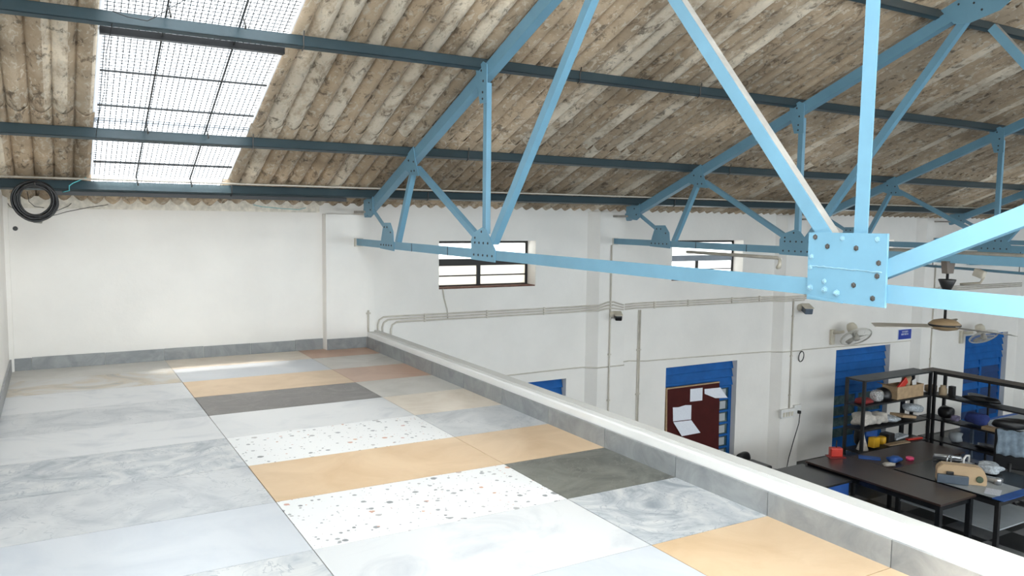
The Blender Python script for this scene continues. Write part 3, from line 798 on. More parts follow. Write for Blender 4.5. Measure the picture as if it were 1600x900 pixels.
def vpipe(x, y, z0, z1, label, r=.014, dbl=0):
    mb = MB().tube([(x, y, z0), (x, y, z1)], r, 8)
    if dbl: mb.tube([(x+dbl, y, z0), (x+dbl, y, z1)], r, 8)
    o = ob('pipe', mb, M['conduit'], label=label, cat='pipe', group='upright wall pipes', origin=(x, y, z0))
    z = z0+.25
    while z < z1:
        ob('clip', MB().box(x-.03, x+.03+dbl, y-.005, y+.012, z-.012, z+.012), M['conduit'], o); z += .75
vpipe(2.52, .535, .21, .50, 'short cream pipe stub standing at the wall end of the loft curb')
vpipe(6.56, .50, FZ, 1.36, 'cream pipe down the second pier from the truss end')
vpipe(7.27, WY-.014, FZ, .27, 'pair of cream pipes down the wall right of the second pier', .012, .035)
vpipe(10.84, .50, -1.75, .33, 'cream pipe down the third pier to the switch box')
vpipe(15.25, .50, FZ, .9, 'thin cream pipe on the fourth pier behind the shelving')
ob('wire', MB().tube([(3.68, WY-.01, .74), (3.70, WY-.015, .6), (3.75, WY-.012, .44), (3.76, WY-.012, .30)], .009, 6), M['conduit'], label='cream cable dropping from the first window to the conduits', cat='cable', origin=(3.68, WY, .7))
# under-truss lamp conduits
c3 = empty('lamp_conduit', (6.6, -1.2, 1.33), 'cream conduit under the second truss ending in a lamp holder', 'lamp')
ob('conduit', MB().tube([(6.58, -1.20, 1.318), (6.58, -2.80, 1.31), (6.58, -2.86, 1.295)], .022, 8), M['conduit'], c3)
ob('lamp_holder', MB().tube([(6.56, -2.86, 1.30), (6.55, -2.875, 1.24), (6.56, -2.85, 1.20), (6.57, -2.82, 1.19)], [.014, .022, .030, .022], 8), M['cream'], c3)
c4 = empty('lamp_conduit', (10.88, -1.3, 1.33), 'cream conduit under the third truss, right of the splice plate', 'lamp')
ob('conduit', MB().tube([(10.86, -1.0, 1.325), (10.86, -7.0, 1.30)], .03, 8), M['conduit'], c4)
bp = empty('hanging_pipe', (10.88, -2.0, 1.1), 'thin dark blue pipe hung below the third truss, carrying a lamp', 'pipe')
ob('pipe', MB().tube([(10.935, -1.5, 1.10), (10.935, -5.6, 1.01)], .02, 8), M['blue'], bp)
for y in (-2.1, -3.4):
    ob('hanger', MB().tube([(10.935, y, 1.38), (10.935, y, 1.07)], .006, 5), M['black'], bp)
lf = ob('lamp_fitting', MB().cbox((10.86, -2.88, 1.02), (.09, .16, .12), (.3, 0, 0), .02).tube([(10.86, -2.95, .97), (10.86, -2.9, .88), (10.86, -2.6, .84)], .018, 6), M['cream'], bp)
# light blue girder far along the wall
gd = MB().box(16.6, 26, .50, .62, .86, .87).box(16.6, 26, .50, .62, 1.15, 1.16).box(16.6, 26, .55, .56, .87, 1.15)
ob('wall_girder', gd, M['blue'], label='light blue girder along the far part of the back wall', cat='beam', origin=(16.6, .55, 1.0))
for x in (17.5, 21, 24.5): ob('bracket', MB().box(x-.04, x+.04, .56, WY, .88, 1.14), M['blue'], bpy.data.objects['wall_girder'])

# ---- small cameras, switch box, sign
def cctv(loc, sgn, label, big=1):
    x, y, z = loc
    r_ = empty('security_camera', loc, label, 'camera')
    ob('mount', MB().lathe([(.05*big, 0), (.05*big, .02), (.03*big, .04), (.02*big, .06)], (x, y, z), (0, -1, 0), 12), M['cream'], r_)
    c = Vector((x+.05*sgn, y-.10*big, z-.03))
    ob('housing', MB().cbox(c, (.11*big, .17*big, .085*big), (.25, 0, -.5), .02), M['rubber'] if big < 1.2 else M['slate'], r_)
    ob('visor', MB().cbox(c+Vector((0, 0, .05*big)), (.13*big, .20*big, .012), (.25, 0, -.5), .004), M['cream'], r_)
cctv((6.58, .49, .25), 1, 'small dark camera on the second pier where the conduits cross')
cctv((11.02, .517, .16), 1, 'larger security camera on the third pier just below the near truss', 1.35)
sb = empty('switch_box', (10.8, .50, -1.85), 'white switch box with socket on the third pier', 'switch')
ob('box', MB().cbox((10.76, .487, -1.835), (.36, .06, .17), None, .012), M['whitep'], sb)
for k in range(4): ob('switch', MB().cbox((10.65+.075*k, .455, -1.85), (.05, .012, .09), (.15, 0, 0), .004), M['cream'], sb)
ob('socket', MB().cbox((11.05, .495, -1.79), (.2, .044, .17), None, .01), M['whitep'], sb)
ob('plug', MB().cbox((11.06, .45, -1.84), (.05, .06, .06), None, .01), M['rubber'], sb)
ob('power_cord', MB().tube([(11.06, .43, -1.86), (11.04, .43, -2.05), (10.93, .45, -2.4), (10.85, .47, -2.7), (10.82, .48, -2.885)], .009, 6), M['rubber'], label='black cord hanging from the socket on the third pier', cat='cable', origin=(11.06, .43, -2.0))
ob('cable_loop', MB().tube([(11.10+.07*math.cos(a), .49-.01*math.sin(a), -.78+.10*math.sin(a)) for a in [2*math.pi*k/18 for k in range(18)]], .009, 6, True), M['rubber'], label='small black cable loop on the third pier', cat='cable', origin=(11.1, .49, -.78))
sg = ob('sign', MB().box(14.30, 14.76, WY-.012, WY, -.70, -.475), M['signwhite'], label='small blue wall sign with two lines of white lettering', cat='sign', origin=(14.5, WY, -.58))
ob('sign_face', MB().box(14.312, 14.748, WY-.015, WY-.012, -.69, -.485), M['signblue'], sg)
lt = MB(); rn = random.Random(2)
def glyph(x, z, w_, h_):      # worn, unreadable letters: an upright and two arms each
    lt.box(x, x+w_*.28, WY-.0165, WY-.015, z, z+h_)
    if rn.random() < .75: lt.box(x+w_*.28, x+w_*.8, WY-.0165, WY-.015, z+h_*.75, z+h_)
    if rn.random() < .6: lt.box(x+w_*.28, x+w_*.7, WY-.0165, WY-.015, z, z+h_*.25)
    if rn.random() < .5: lt.box(x+w_*.55, x+w_*.8, WY-.0165, WY-.015, z+h_*.2, z+h_*.75)
for k in range(6): glyph(14.43+.038*k, -.548, .034, .034)
for k in range(7): glyph(14.405+.038*k, -.603, .034, .036)
ob('lettering', lt, M['signwhite'], sg)

# ---- wall fans
def wallfan(x, z, nrm, label):
    n = Vector(nrm).normalized(); f = empty('wall_fan', (x, WY, z), label, 'fan', 'cream wall fans')
    ob('bracket', MB().cbox((x, WY-.03, z-.075), (.10, .06, .30), None, .012), M['cream'], f)
    ob('arm', MB().tube([(x, WY-.05, z+.02), (x+.02, WY-.16, z+.03), (x+.05, WY-.26, z+.06)], .028, 8), M['cream'], f)
    c = Vector((x+.22, WY-.40, z-.03))           # centre of the cage
    ob('motor', MB().lathe([(.02, 0), (.075, .015), (.10, .07), (.10, .13), (.085, .19), (.05, .22)], c-n*.30, n, 16), M['cream'], f)
    u = n.orthogonal().normalized(); v = n.cross(u); Rr = .30
    ring = lambda r, d: [c+n*d+r*(math.cos(a)*u+math.sin(a)*v) for a in [2*math.pi*k/32 for k in range(32)]]
    cg = MB().tube(ring(Rr, 0), .011, 6, True).tube(ring(Rr-.01, .02), .007, 5, True)
    ob('rim', cg, M['cage'], f)
    w2 = MB()
    for s in (1, -1):
        for k in range(36):
            a = 2*math.pi*k/36; d = math.cos(a)*u+math.sin(a)*v
            w2.tube([c+d*.06+n*s*.075, c+d*.2+n*s*.06, c+d*Rr], .0018, 3, caps=False)
        w2.tube([c+n*s*.06+.2*(math.cos(a)*u+math.sin(a)*v) for a in [2*math.pi*k/24 for k in range(24)]], .0025, 4, True)
    ob('cage', w2, M['cage'], f)
    ob('hub', MB().lathe([(.05, -.06), (.06, .0), (.055, .075), (.02, .085)], c, n, 14), M['blade'], f)
    for k in range(3):
        a0 = 2*math.pi*k/3+.4; vs = []
        for i in range(6):
            t = i/5; r = .05+.20*t; sw = .55*math.sin(math.pi*(.25+.6*t))
            for e, hh in ((-sw*.5, -.025), (sw*.5, .025)):
                a = a0+e; vs.append(c+r*(math.cos(a)*u+math.sin(a)*v)+n*hh)
        vs2 = [p+n*.004 for p in vs]
        fs = [(2*i, 2*i+1, 2*i+3, 2*i+2) for i in range(5)]+[(12+2*i, 12+2*i+2, 12+2*i+3, 12+2*i+1) for i in range(5)]
        fs += [(2*i, 2*i+2, 12+2*i+2, 12+2*i) for i in range(5)]+[(2*i+1, 12+2*i+1, 12+2*i+3, 2*i+3) for i in range(5)]+[(0, 12, 13, 1), (10, 11, 23, 22)]
        ob('blade', MB().add(vs+vs2, fs, True), M['blade'], f)
wallfan(12.16, -.42, (-.2, -.62, -.76), 'cream wall fan tilted down, left of the small blue sign')
wallfan(16.60, -.70, (-.2, -.55, -.81), 'cream wall fan farther down the wall, before the last blue door')
# ---- ceiling fan on the second truss
cf = empty('ceiling_fan', (6.6, -4.93, 1.39), 'brown ceiling fan hanging from the second truss', 'fan')
cx, cyy = 6.62, -4.93
ob('hook_plate', MB().prism([(cx-.075, 1.375), (cx+.075, 1.375), (cx+.05, 1.25), (cx-.05, 1.25)], cyy-.03, cyy+.03, 1), M['greywood'], cf)
ob('rod', MB().tube([(cx, cyy, 1.30), (cx, cyy, .76)], .014, 8), M['black'], cf)
ob('canopy', MB().lathe([(.022, 0), (.055, .07), (.082, .135), (.08, .142), (.03, .145)], (cx, cyy, 1.05), (0, 0, 1), 18), M['black'], cf)
ob('motor', MB().lathe([(.05, -.06), (.12, -.045), (.148, -.01), (.148, .008), (.11, .04), (.03, .06)], (cx, cyy, .735), (0, 0, 1), 28), M['fanbrown'], cf)
ob('band', MB().lathe([(.150, -.013), (.152, -.006), (.152, .0), (.150, .006)], (cx, cyy, .735), (0, 0, 1), 28), M['black'], cf)
for k, a in enumerate((R(146), R(146+120), R(146+240))):
    u = Vector((math.cos(a), math.sin(a), 0)); v = Vector((-u.y, u.x, 0)); c = Vector((cx, cyy, .715))
    pts = []
    for r, wv in ((.10, .03), (.2, .055), (.62, .07), (.70, .05)):
        pts += [c+u*r-v*wv+Vector((0, 0, .012)), c+u*r+v*wv-Vector((0, 0, .012))]
    p2 = [p+Vector((0, 0, .006)) for p in pts]
    fs = [(2*i, 2*i+1, 2*i+3, 2*i+2) for i in range(3)]+[(8+2*i, 8+2*i+2, 8+2*i+3, 8+2*i+1) for i in range(3)]
    fs += [(2*i, 2*i+2, 10+2*i, 8+2*i) for i in range(3)]+[(2*i+1, 9+2*i, 11+2*i, 2*i+3) for i in range(3)]+[(0, 8, 9, 1), (6, 7, 15, 14)]
    ob('blade', MB().add(pts+p2, fs), M['blade'], cf)

# ---- black cable coil on the loft wall
co = empty('cable_coil', (-1.26, -.13, 2.04), 'coil of black cable hung on the lowest purlin in the loft corner', 'cable')
rn = random.Random(4)
for k in range(15):
    mb = MB(); rr = .150+.052*(k/14)+rn.uniform(-.006, .006); ox, oz = rn.uniform(-.010, .010), rn.uniform(-.010, .010); yy = -.19-.011*(k % 5)
    t1, t2 = rn.uniform(0, 6), rn.uniform(0, 6)
    mb.tube([(-1.263+ox+(rr+.006*math.sin(2*a+t1))*math.cos(a), yy+.012*math.sin(a+t2), 1.872+oz+(rr+.006*math.sin(3*a+t2))*math.sin(a)) for a in [2*math.pi*i/40 for i in range(40)]], .0105, 6, True)
    ob('loop', mb, M['rubber'], co)
ob('hook', MB().tube([(-1.26, -.10, 2.06), (-1.26, -.16, 2.065), (-1.26, -.26, 2.05), (-1.26, -.27, 2.02)], .006, 6), M['bolt'], co)
ob('tag', MB().cbox((-1.25, -.17, 1.672), (.085, .012, .06), (0, .1, 0), .012), M['rawsteel'], co)
def wire(pts, m_, label, r=.0035):
    ob('wire', MB().tube(pts, r, 5), m_, label=label, cat='wire', origin=pts[0])
wire([(-1.15, -.16, 1.72), (-1.08, .4, 1.77), (-1.02, .63, 1.80), (-.96, .65, 1.83), (-.93, .655, 1.86)], M['rubber'], 'short black wire end rising right from the cable coil')
wire([(-1.17, -.16, 1.71), (-1.08, .35, 1.73), (-.98, .63, 1.765), (-.75, .645, 1.82), (-.60, .645, 1.845), (-.56, .645, 1.855)], M['rubber'], 'long thin wire running right from the cable coil to the roof')
wire([(-1.40, -.16, 1.74), (-1.46, .3, 1.78), (-1.52, .63, 1.82), (-1.56, .65, 1.90)], M['rubber'], 'thin wire running left from the cable coil to the corner')
wire([(-1.33, -.2, 1.96), (-1.32, -.2, 1.86), (-1.27, -.2, 1.81), (-1.19, -.2, 1.80)], M['rubber'], 'loose wire curl inside the cable coil')
wire([(-.80, -.14, 2.12), (-.92, -.165, 2.06), (-.96, -.165, 2.03), (-.96, -.16, 1.98), (-1.02, -.12, 1.965)], M['teal'], 'teal twine tied over the lowest purlin by the coil', .006)
wire([(1.0, .652, 1.90), (1.15, .645, 1.865), (1.4, .64, 1.845), (1.62, .64, 1.835), (1.72, .645, 1.86)], M['teal'], 'pale teal twine sagging along the top of the loft wall')
wire([(-.70, -3.04, 3.20), (-.60, -3.05, 3.17), (-.47, -3.05, 3.16), (-.42, -3.06, 3.19), (-.30, -3.2, 3.26), (-.12, -3.4, 3.36), (-.05, -3.5, 3.40)], M['rubber'], 'thin wire looping across the skylight above the third purlin')
wire([(-.70, -3.0, 3.12), (-.72, -2.6, 2.98), (-.71, -2.0, 2.76), (-.745, -1.5, 2.56), (-.75, -1.28, 2.45)], M['rubber'], 'thin wire hanging down the left edge of the skylight')

# ================================================================== the workshop below
def table(name, x0, x1, y0, y1, zt, top, leg, label, th=.03, lw=.05):
    t = empty(name, ((x0+x1)/2, (y0+y1)/2, FZ), label, 'table')
    ob('table_top', MB().cbox(((x0+x1)/2, (y0+y1)/2, zt-th/2), (x1-x0, y1-y0, th), None, .004), top, t)
    for x in (x0+.06, x1-.06):
        for y in (y0+.06, y1-.06):
            ob('leg', MB().box(x-lw/2, x+lw/2, y-lw/2, y+lw/2, FZ, zt-th), leg, t)
    ob('apron', MB().box(x0+.08, x1-.08, y0+.05, y0+.07, zt-th-.09, zt-th).box(x0+.08, x1-.08, y1-.07, y1-.05, zt-th-.09, zt-th)
       .box(x0+.05, x0+.07, y0+.08, y1-.08, zt-th-.09, zt-th).box(x1-.07, x1-.05, y0+.08, y1-.08, zt-th-.09, zt-th), leg, t)
    return t
table('work_table', 9.46, 10.33, -3.33, -1.03, -2.15, M['tabletop'], M['blackglossy'], 'long dark brown table with the orange box at its far end', .03, .07)
t2 = table('side_table', 7.6, 9.42, -1.95, -1.0, -2.2, M['blackglossy'], M['black'], 'black glossy table left of the brown table, under the third pier')
ob('drawer_box', MB().cbox((9.15, -1.9, -2.48), (.45, .06, .5), None, .01), M['bluep'], t2)
table('back_table', 10.55, 12.6, -1.85, -1.05, -2.22, M['tabletop'], M['black'], 'brown table behind the long one, before the shelving')
b2 = table('bench', 10.45, 11.95, -3.6, -1.95, -2.17, M['blackglossy'], M['black'], 'black bench with a white sheet and blue end strip, right of the brown table', .03, .06)
ob('edge_strip', MB().box(10.42, 11.25, -3.66, -3.50, -2.168, -2.158), M['bluep'], b2)
ob('white_sheet', MB().box(10.46, 11.25, -3.49, -2.72, -2.1695, -2.164), M['whitetop'], b2)
ob('lower_shelf', MB().box(10.5, 11.9, -3.52, -2.05, -2.68, -2.66), M['whitetop'], b2)
table('far_table', 14.6, 17.2, -2.9, -.75, -2.2, M['whitetop'], M['slate'], 'pale table beyond the shelving')
ob('edge_strip', MB().box(14.6, 17.2, -.82, -.75, -2.199, -2.19), M['bluep'], bpy.data.objects['far_table'])

# ---- L of black shelving
LV = (-1.1, -1.57, -2.03, -2.44, -2.82)
ra = empty('shelf_rack', (12.6, -.36, FZ), 'black steel shelf rack along the wall, full of boxes and rags', 'shelf')
for k, z in enumerate(LV):
    ob('shelf', MB().box(11.56, 13.62, -.56, -.16, z-.03, z), M['darksteel'] if k == 0 else M['black'], ra)
for x in (11.58, 13.6):
    for y in (-.54, -.18): ob('post', MB().box(x-.025, x+.025, y-.025, y+.025, FZ, -1.1), M['black'], ra)
ob('back_post', MB().box(13.33, 13.43, -.15, -.11, FZ, -1.12), M['black'], ra)
rb = empty('shelf_rack', (13.85, -1.5, FZ), 'black shelf rack standing out from the wall, with a bare greyish top', 'shelf')
for k, z in enumerate(LV):
    ob('shelf', MB().box(13.66, 14.04, -2.62, -.30, z-.03+.0, z+.0), M['greywood'] if k == 0 else M['black'], rb)
ob('shelf_edge', MB().box(13.645, 13.66, -2.62, -.56, -1.15, -1.095), M['black'], rb)
for x in (13.68, 14.02):
    for y in (-.58, -2.60): ob('post', MB().box(x-.025, x+.025, y-.025, y+.025, FZ, -1.1), M['black'], rb)
ob('post', MB().box(14.0, 14.03, -1.45, -1.42, FZ, -1.1), M['black'], rb)

def item(name, mb, m_, label, cat, origin, group=None):
    return ob(name, mb, m_, label=label, cat=cat, group=group, origin=origin)
def on_shelf(k): return LV[k]
z1, z2, z3 = LV[1], LV[2], LV[3]
item('red_cloth', MB().blob((11.80, -.38, z1+.04), (.34, .26, .10), None, 3, .12, 2, .2), M['redcloth'], 'crumpled dark red cloth at the left end of the upper shelf', 'cloth', (11.8, -.38, z1))
item('foil_ball', MB().blob((12.10, -.44, z1+.12), (.27, .18, .22), None, 8, .07, 3, .05), M['foil'], 'shiny foil-covered dome on the upper shelf beside the helmet', 'foil', (12.14, -.44, z1))
item('helmet', MB().lathe([(.15, 0), (.16, .06), (.15, .13), (.11, .19), (.05, .22), (.001, .23)], (12.42, -.34, z1+.002), (0, 0, 1), 20), M['rubber'], 'black round helmet between the foil dome and the cardboard box', 'helmet', (12.42, -.34, z1))
bx = empty('cardboard_box', (13.0, -.36, z1), 'open cardboard box filled with odds and ends on the upper shelf', 'box')
X0, X1, Y0, Y1, H = 12.60, 13.42, -.52, -.20, .24
for nm, b_ in (('side_panel', (X0, X1, Y0, Y0+.008)), ('side_panel', (X0, X1, Y1-.008, Y1)), ('end_panel', (X0, X0+.008, Y0+.008, Y1-.008)), ('end_panel', (X1-.008, X1, Y0+.008, Y1-.008))):
    ob(nm, MB().box(*b_, z1+.003, z1+H), M['card'], bx)
ob('bottom_panel', MB().box(X0+.008, X1-.008, Y0+.008, Y1-.008, z1+.003, z1+.012), M['card'], bx)
ob('flap', MB().prism([(X0, z1+H), (X0+.008, z1+H), (X0-.16, z1+H+.06), (X0-.165, z1+H+.055)], Y0, Y1, 1), M['card'], bx)
item('red_packet', MB().cbox((12.80, -.48, z1+.27), (.30, .04, .13), (0, -.6, 0), .015), M['red'], 'red packet sticking out of the cardboard box', 'packet', (12.8, -.48, z1+.2))
item('paper_roll', MB().tube([(12.98, -.40, z1+.18), (13.16, -.34, z1+.36)], .085, 12), M['wood'], 'tan paper roll standing in the cardboard box', 'roll', (13.0, -.4, z1+.2))
item('leaflet', MB().cbox((13.19, -.47, z1+.26), (.13, .006, .16), (.1, -.3, 0)), M['whitep'], 'white leaflet in the cardboard box beside the roll', 'paper', (13.19, -.47, z1+.2))
item('rag_bag', MB().blob((11.84, -.37, z2+.15), (.44, .30, .26), None, 21, .16, 3, .1), M['rag'], 'bulky off-white rag bundle at the left of the middle shelf', 'bundle', (11.83, -.38, z2), 'rag bundles on the shelf')
item('rag_bag', MB().blob((12.26, -.37, z2+.125), (.34, .28, .21), None, 22, .16, 3, .1), M['rag'], 'smaller off-white rag bundle right of the bulky one', 'bundle', (12.28, -.38, z2), 'rag bundles on the shelf')
item('plastic_bag', MB().blob((12.60, -.40, z2+.075), (.33, .28, .11), (0, .06, 0), 23, .12, 3, .1), M['plasticwrap'], 'flat clear-wrapped packet sloping on the middle shelf', 'packet', (12.62, -.4, z2))
item('folder', MB().cbox((13.03, -.38, z2+.085), (.44, .28, .05), (0, .16, 0), .01), M['card'], 'brown folder under the wrapped bundle on the middle shelf', 'folder', (12.93, -.38, z2))
item('wrapped_bundle', MB().blob((13.27, -.42, z2+.215), (.46, .28, .15), (0, .14, 0), 24, .07, 3, 0), M['plasticwrap'], 'shiny wrapped bundle at the right of the middle shelf', 'bundle', (13.25, -.42, z2))
item('white_cone', MB().lathe([(.11, 0), (.10, .02), (.03, .25), (.012, .33)], (11.78, -.42, z3+.001), (0, 0, 1), 14), M['rag'], 'pale cloth cone on the lower shelf behind the post', 'cone', (11.78, -.42, z3))
item('yellow_box', MB().cbox((12.06, -.46, z3+.115), (.24, .13, .19), (0, .1, .2), .02), M['yellow'], 'yellow plastic box on the lower shelf', 'box', (12.06, -.46, z3))
item('blue_crate', MB().cbox((12.16, -.26, z3+.16), (.34, .16, .31), None, .02), M['bluep'], 'blue plastic crate behind the yellow box', 'crate', (12.16, -.26, z3))
item('black_bag', MB().blob((11.88, -.27, z3+.19), (.17, .18, .34), None, 31, .1, 2, .1), M['rubber'], 'black bag drooping behind the yellow box', 'bag', (11.98, -.27, z3))
item('tape_pot', MB().lathe([(.07, 0), (.08, .05), (.08, .13), (.06, .14)], (12.46, -.34, z3+.001), (0, 0, 1), 14), M['yellow'], 'round yellow pot on the lower shelf right of the crate', 'pot', (12.46, -.34, z3))
item('black_case', MB().cbox((12.68, -.30, z3+.09), (.22, .2, .17), (0, 0, .1), .02), M['black'], 'black case behind the plywood piece on the lower shelf', 'case', (12.66, -.3, z3))
item('plywood_piece', MB().cbox((12.72, -.49, z3+.014), (.60, .13, .016), (0, 0, -.05)), M['wood'], 'pale plywood piece lying on the lower shelf edge', 'board', (12.72, -.49, z3))
item('grey_tray', MB().cbox((13.02, -.30, z3+.06), (.38, .2, .04), (0, -.08, 0), .008), M['plasticwrap'], 'grey tray lying behind the plywood on the lower shelf', 'tray', (12.98, -.3, z3))
item('red_tool', MB().cbox((13.30, -.46, z3+.02), (.40, .07, .035), (0, 0, -.12), .01), M['red'], 'red flat tool at the right end of the lower shelf', 'tool', (13.3, -.46, z3))
# second rack
item('brown_bundle', MB().blob((13.85, -.40, z1+.08), (.24, .2, .16), None, 41, .14, 2, .1), M['card'], 'brown bundle at the corner of the shelving, upper shelf', 'bundle', (13.85, -.4, z1))
item('glass_jar', MB().lathe([(.07, 0), (.075, .02), (.075, .13), (.05, .16), (.05, .19)], (13.83, -.66, z1+.001), (0, 0, 1), 14), M['wood'], 'tan jar on the upper shelf right of the corner post', 'jar', (13.83, -.66, z1))
item('jar_cap', MB().cbox((13.90, -.80, z1+.10), (.10, .10, .19), None, .01), M['black'], 'black tin beside the tan jar', 'tin', (13.9, -.76, z1))
item('black_jacket', MB().blob((13.84, -1.40, z1+.075), (.28, .60, .12), None, 42, .16, 3, .15), M['rubber'], 'crumpled black jacket on the upper shelf of the bare rack', 'jacket', (13.84, -1.4, z1))
item('black_sack', MB().blob((13.84, -.74, z2+.135), (.26, .26, .23), None, 43, .1, 3, .1), M['rubber'], 'round black sack beside the corner post, middle shelf', 'sack', (13.84, -.72, z2))
item('folded_paper', MB().cbox((13.88, -.92, z2+.33), (.20, .3, .03), (.1, .1, 0), .006), M['whitetop'], 'folded white sheets above the black sack', 'paper', (13.88, -.92, z2+.3)) if False else None
item('blue_sack', MB().blob((13.88, -1.32, z2+.13), (.22, .42, .22), None, 44, .12, 3, .1), M['bluec'], 'dark blue cloth heap on the middle shelf of the bare rack', 'cloth', (13.86, -1.22, z2))
item('mauve_wrap', MB().blob((13.73, -.985, z2+.08), (.09, .15, .12), None, 45, .16, 3, .1), M['purple'], 'mauve plastic-wrapped lump before the blue cloth', 'packet', (13.74, -.98, z2))
item('small_carton', MB().cbox((13.74, -1.68, z2+.035), (.18, .30, .06), None, .006), M['card'], 'low brown carton on the middle shelf of the bare rack', 'carton', (13.76, -1.56, z2))
item('paper_stack', MB().cbox((13.85, -2.15, z2+.025), (.30, .46, .045), (0, 0, .1), .004), M['whitetop'], 'stack of white paper on the middle shelf of the bare rack', 'paper', (13.85, -2.0, z2))
item('pale_bundle', MB().blob((13.85, -.95, z3+.10), (.22, .22, .19), None, 46, .12, 2, .1), M['whitetop'], 'pale lump on the lower shelf of the bare rack', 'bundle', (13.85, -.95, z3))
item('black_tools', MB().blob((13.85, -1.75, z3+.05), (.26, .8, .10), None, 47, .15, 3, .2), M['rubber'], 'heap of black tools on the lower shelf of the bare rack', 'tools', (13.85, -1.75, z3))
item('blue_rag', MB().blob((13.85, -2.35, z3+.08), (.26, .34, .15), None, 48, .14, 3, .1), M['bluec'], 'dark blue rag at the end of the lower shelf', 'rag', (13.85, -2.35, z3))

# on the tables
ZT = -2.15
om = empty('orange_box', (10.12, -1.12, ZT), 'small red-orange box with a black handle on the far end of the table', 'tool')
ob('case', MB().cbox((10.12, -1.10, ZT+.078), (.20, .12, .15), (0, 0, -.5), .02), M['red'], om)
ob('base_plate', MB().cbox((10.10, -1.12, ZT+.006), (.28, .18, .012), (0, 0, -.5)), M['redcloth'], om)
ob('handle', MB().tube([(10.13, -1.10, ZT+.15), (10.15, -1.09, ZT+.27)], .012, 6), M['rubber'], om)
item('blue_folder', MB().cbox((10.74, -1.30, -2.21), (.34, .16, .018), (0, 0, -.9)), M['bluep'], 'long blue folder on the back brown table', 'folder', (10.74, -1.3, -2.22))
item('white_glove', MB().blob((10.66, -1.72, -2.195), (.20, .13, .05), (0, 0, -.6), 51, .16, 2, .2), M['rag'], 'small white rag on the edge of the back brown table', 'rag', (10.66, -1.72, -2.22))
item('blue_wrap', MB().blob((10.92, -1.64, -2.165), (.26, .17, .10), None, 52, .16, 2, .2), M['bluep'], 'blue plastic lump on the back table beside the white rag', 'packet', (10.88, -1.66, -2.22))
item('pink_tin', MB().lathe([(.065, 0), (.065, .045), (.055, .05)], (11.28, -1.68, -2.219), (0, 0, 1), 16), M['pink'], 'bright pink round tin on the back table', 'tin', (11.28, -1.68, -2.22))
# beige machine head on the brown table's right edge
ms = empty('beige_machine', (10.62, -2.85, -2.17), 'rounded beige machine cover with a black panel, behind the brown table', 'machine')
pr = [(-.33, 0), (-.33, .20), (-.27, .27), (.22, .27), (.30, .22), (.34, .12), (.34, 0)]
u = Vector((.62, -.78, 0)).normalized(); v = Vector((u.y, -u.x, 0))
c0 = Vector((10.72, -2.86, -2.163)); n_ = len(pr)
bmv = [c0+u*a+Vector((0, 0, b+.002))-v*.10 for a, b in pr]+[c0+u*a+Vector((0, 0, b+.002))+v*.10 for a, b in pr]
bm = bmesh.new(); vv = [bm.verts.new(p) for p in bmv]
bm.faces.new(vv[:n_]); bm.faces.new(vv[n_:][::-1])
for i in range(n_): bm.faces.new((vv[i], vv[(i+1) % n_], vv[n_+(i+1) % n_], vv[n_+i]))
bmesh.ops.recalc_face_normals(bm, faces=bm.faces[:]); bmesh.ops.bevel(bm, geom=bm.edges[:], offset=.012, segments=2, affect='EDGES')
ob('cover', MB().bm(bm), M['beige'], ms)
face = c0+v*.11
if (face-cam.location).length > (c0-v*.11-cam.location).length: face = c0-v*.11; vs_ = -1
else: vs_ = 1
ob('knob', MB().lathe([(.05, 0), (.05, .012), (.035, .016)], face+u*.24+Vector((0, 0, .10))-v*vs_*.004, tuple(v*vs_), 16), M['green'], ms)
ob('front_panel', MB().cbox(face-u*.12+Vector((0, 0, .07))+v*vs_*.03, (.42, .06, .13), (0, 0, math.atan2(u.y, u.x)), .01), M['slate'], ms)
ob('lever', MB().cbox(face-u*.16+Vector((0, 0, .16))+v*vs_*.03, (.10, .04, .05), (0, 0, math.atan2(u.y, u.x)), .01), M['rubber'], ms)
# silver tools and plastic on the bench
ZB = -2.162
for k, (x, y, l, a) in enumerate(((11.62, -2.12, .42, -.9), (11.55, -2.16, .40, -.9), (11.70, -2.10, .36, -.85))):
    item('metal_tube', MB().tube([(x-.5*l*math.cos(a), y-.5*l*math.sin(a), ZB+.035+.05*(k == 1)), (x+.5*l*math.cos(a), y+.5*l*math.sin(a), ZB+.035+.05*(k == 1))], .033, 10), M['silver'],
         ['lower silver tube of the bundle on the bench', 'top silver tube of the bundle on the bench', 'rear silver tube of the bundle on the bench'][k], 'tube', (x, y, ZB), 'silver tubes on the bench')
ir = empty('iron', (11.52, -2.48, ZB), 'silver clothes iron with a pale handle on the bench', 'iron')
ob('sole', MB().prism([(11.38, -2.58), (11.70, -2.52), (11.66, -2.40), (11.40, -2.40)], ZB+.001, ZB+.06, 2), M['silver'], ir)
ob('handle', MB().tube([(11.42, -2.50, ZB+.05), (11.42, -2.50, ZB+.16), (11.50, -2.49, ZB+.20), (11.62, -2.47, ZB+.18), (11.64, -2.46, ZB+.05)], .018, 8), M['whitep'], ir)
item('steel_ring', MB().tube([(11.36+.06*math.cos(a), -2.30, ZB+.085+.085*math.sin(a)) for a in [2*math.pi*k/16 for k in range(16)]], .012, 6, True), M['silver'], 'silver ring standing beside the iron', 'ring', (11.36, -2.3, ZB))
item('wrapped_cloth', MB().blob((11.62, -2.80, ZB+.07), (.36, .34, .14), None, 61, .1, 3, .15), M['plasticwrap'], 'blue-grey plastic-wrapped bundle on the bench', 'bundle', (11.62, -2.8, ZB))
item('steel_vice', MB().cbox((11.16, -2.96, ZB+.032), (.12, .52, .06), (0, 0, .25), .012).lathe([(.05, 0), (.05, .08), (.03, .1)], (11.12, -3.2, ZB+.001), (0, 0, 1), 12), M['silver'], 'long greenish clamp with a silver knob on the bench', 'clamp', (11.16, -2.96, ZB))
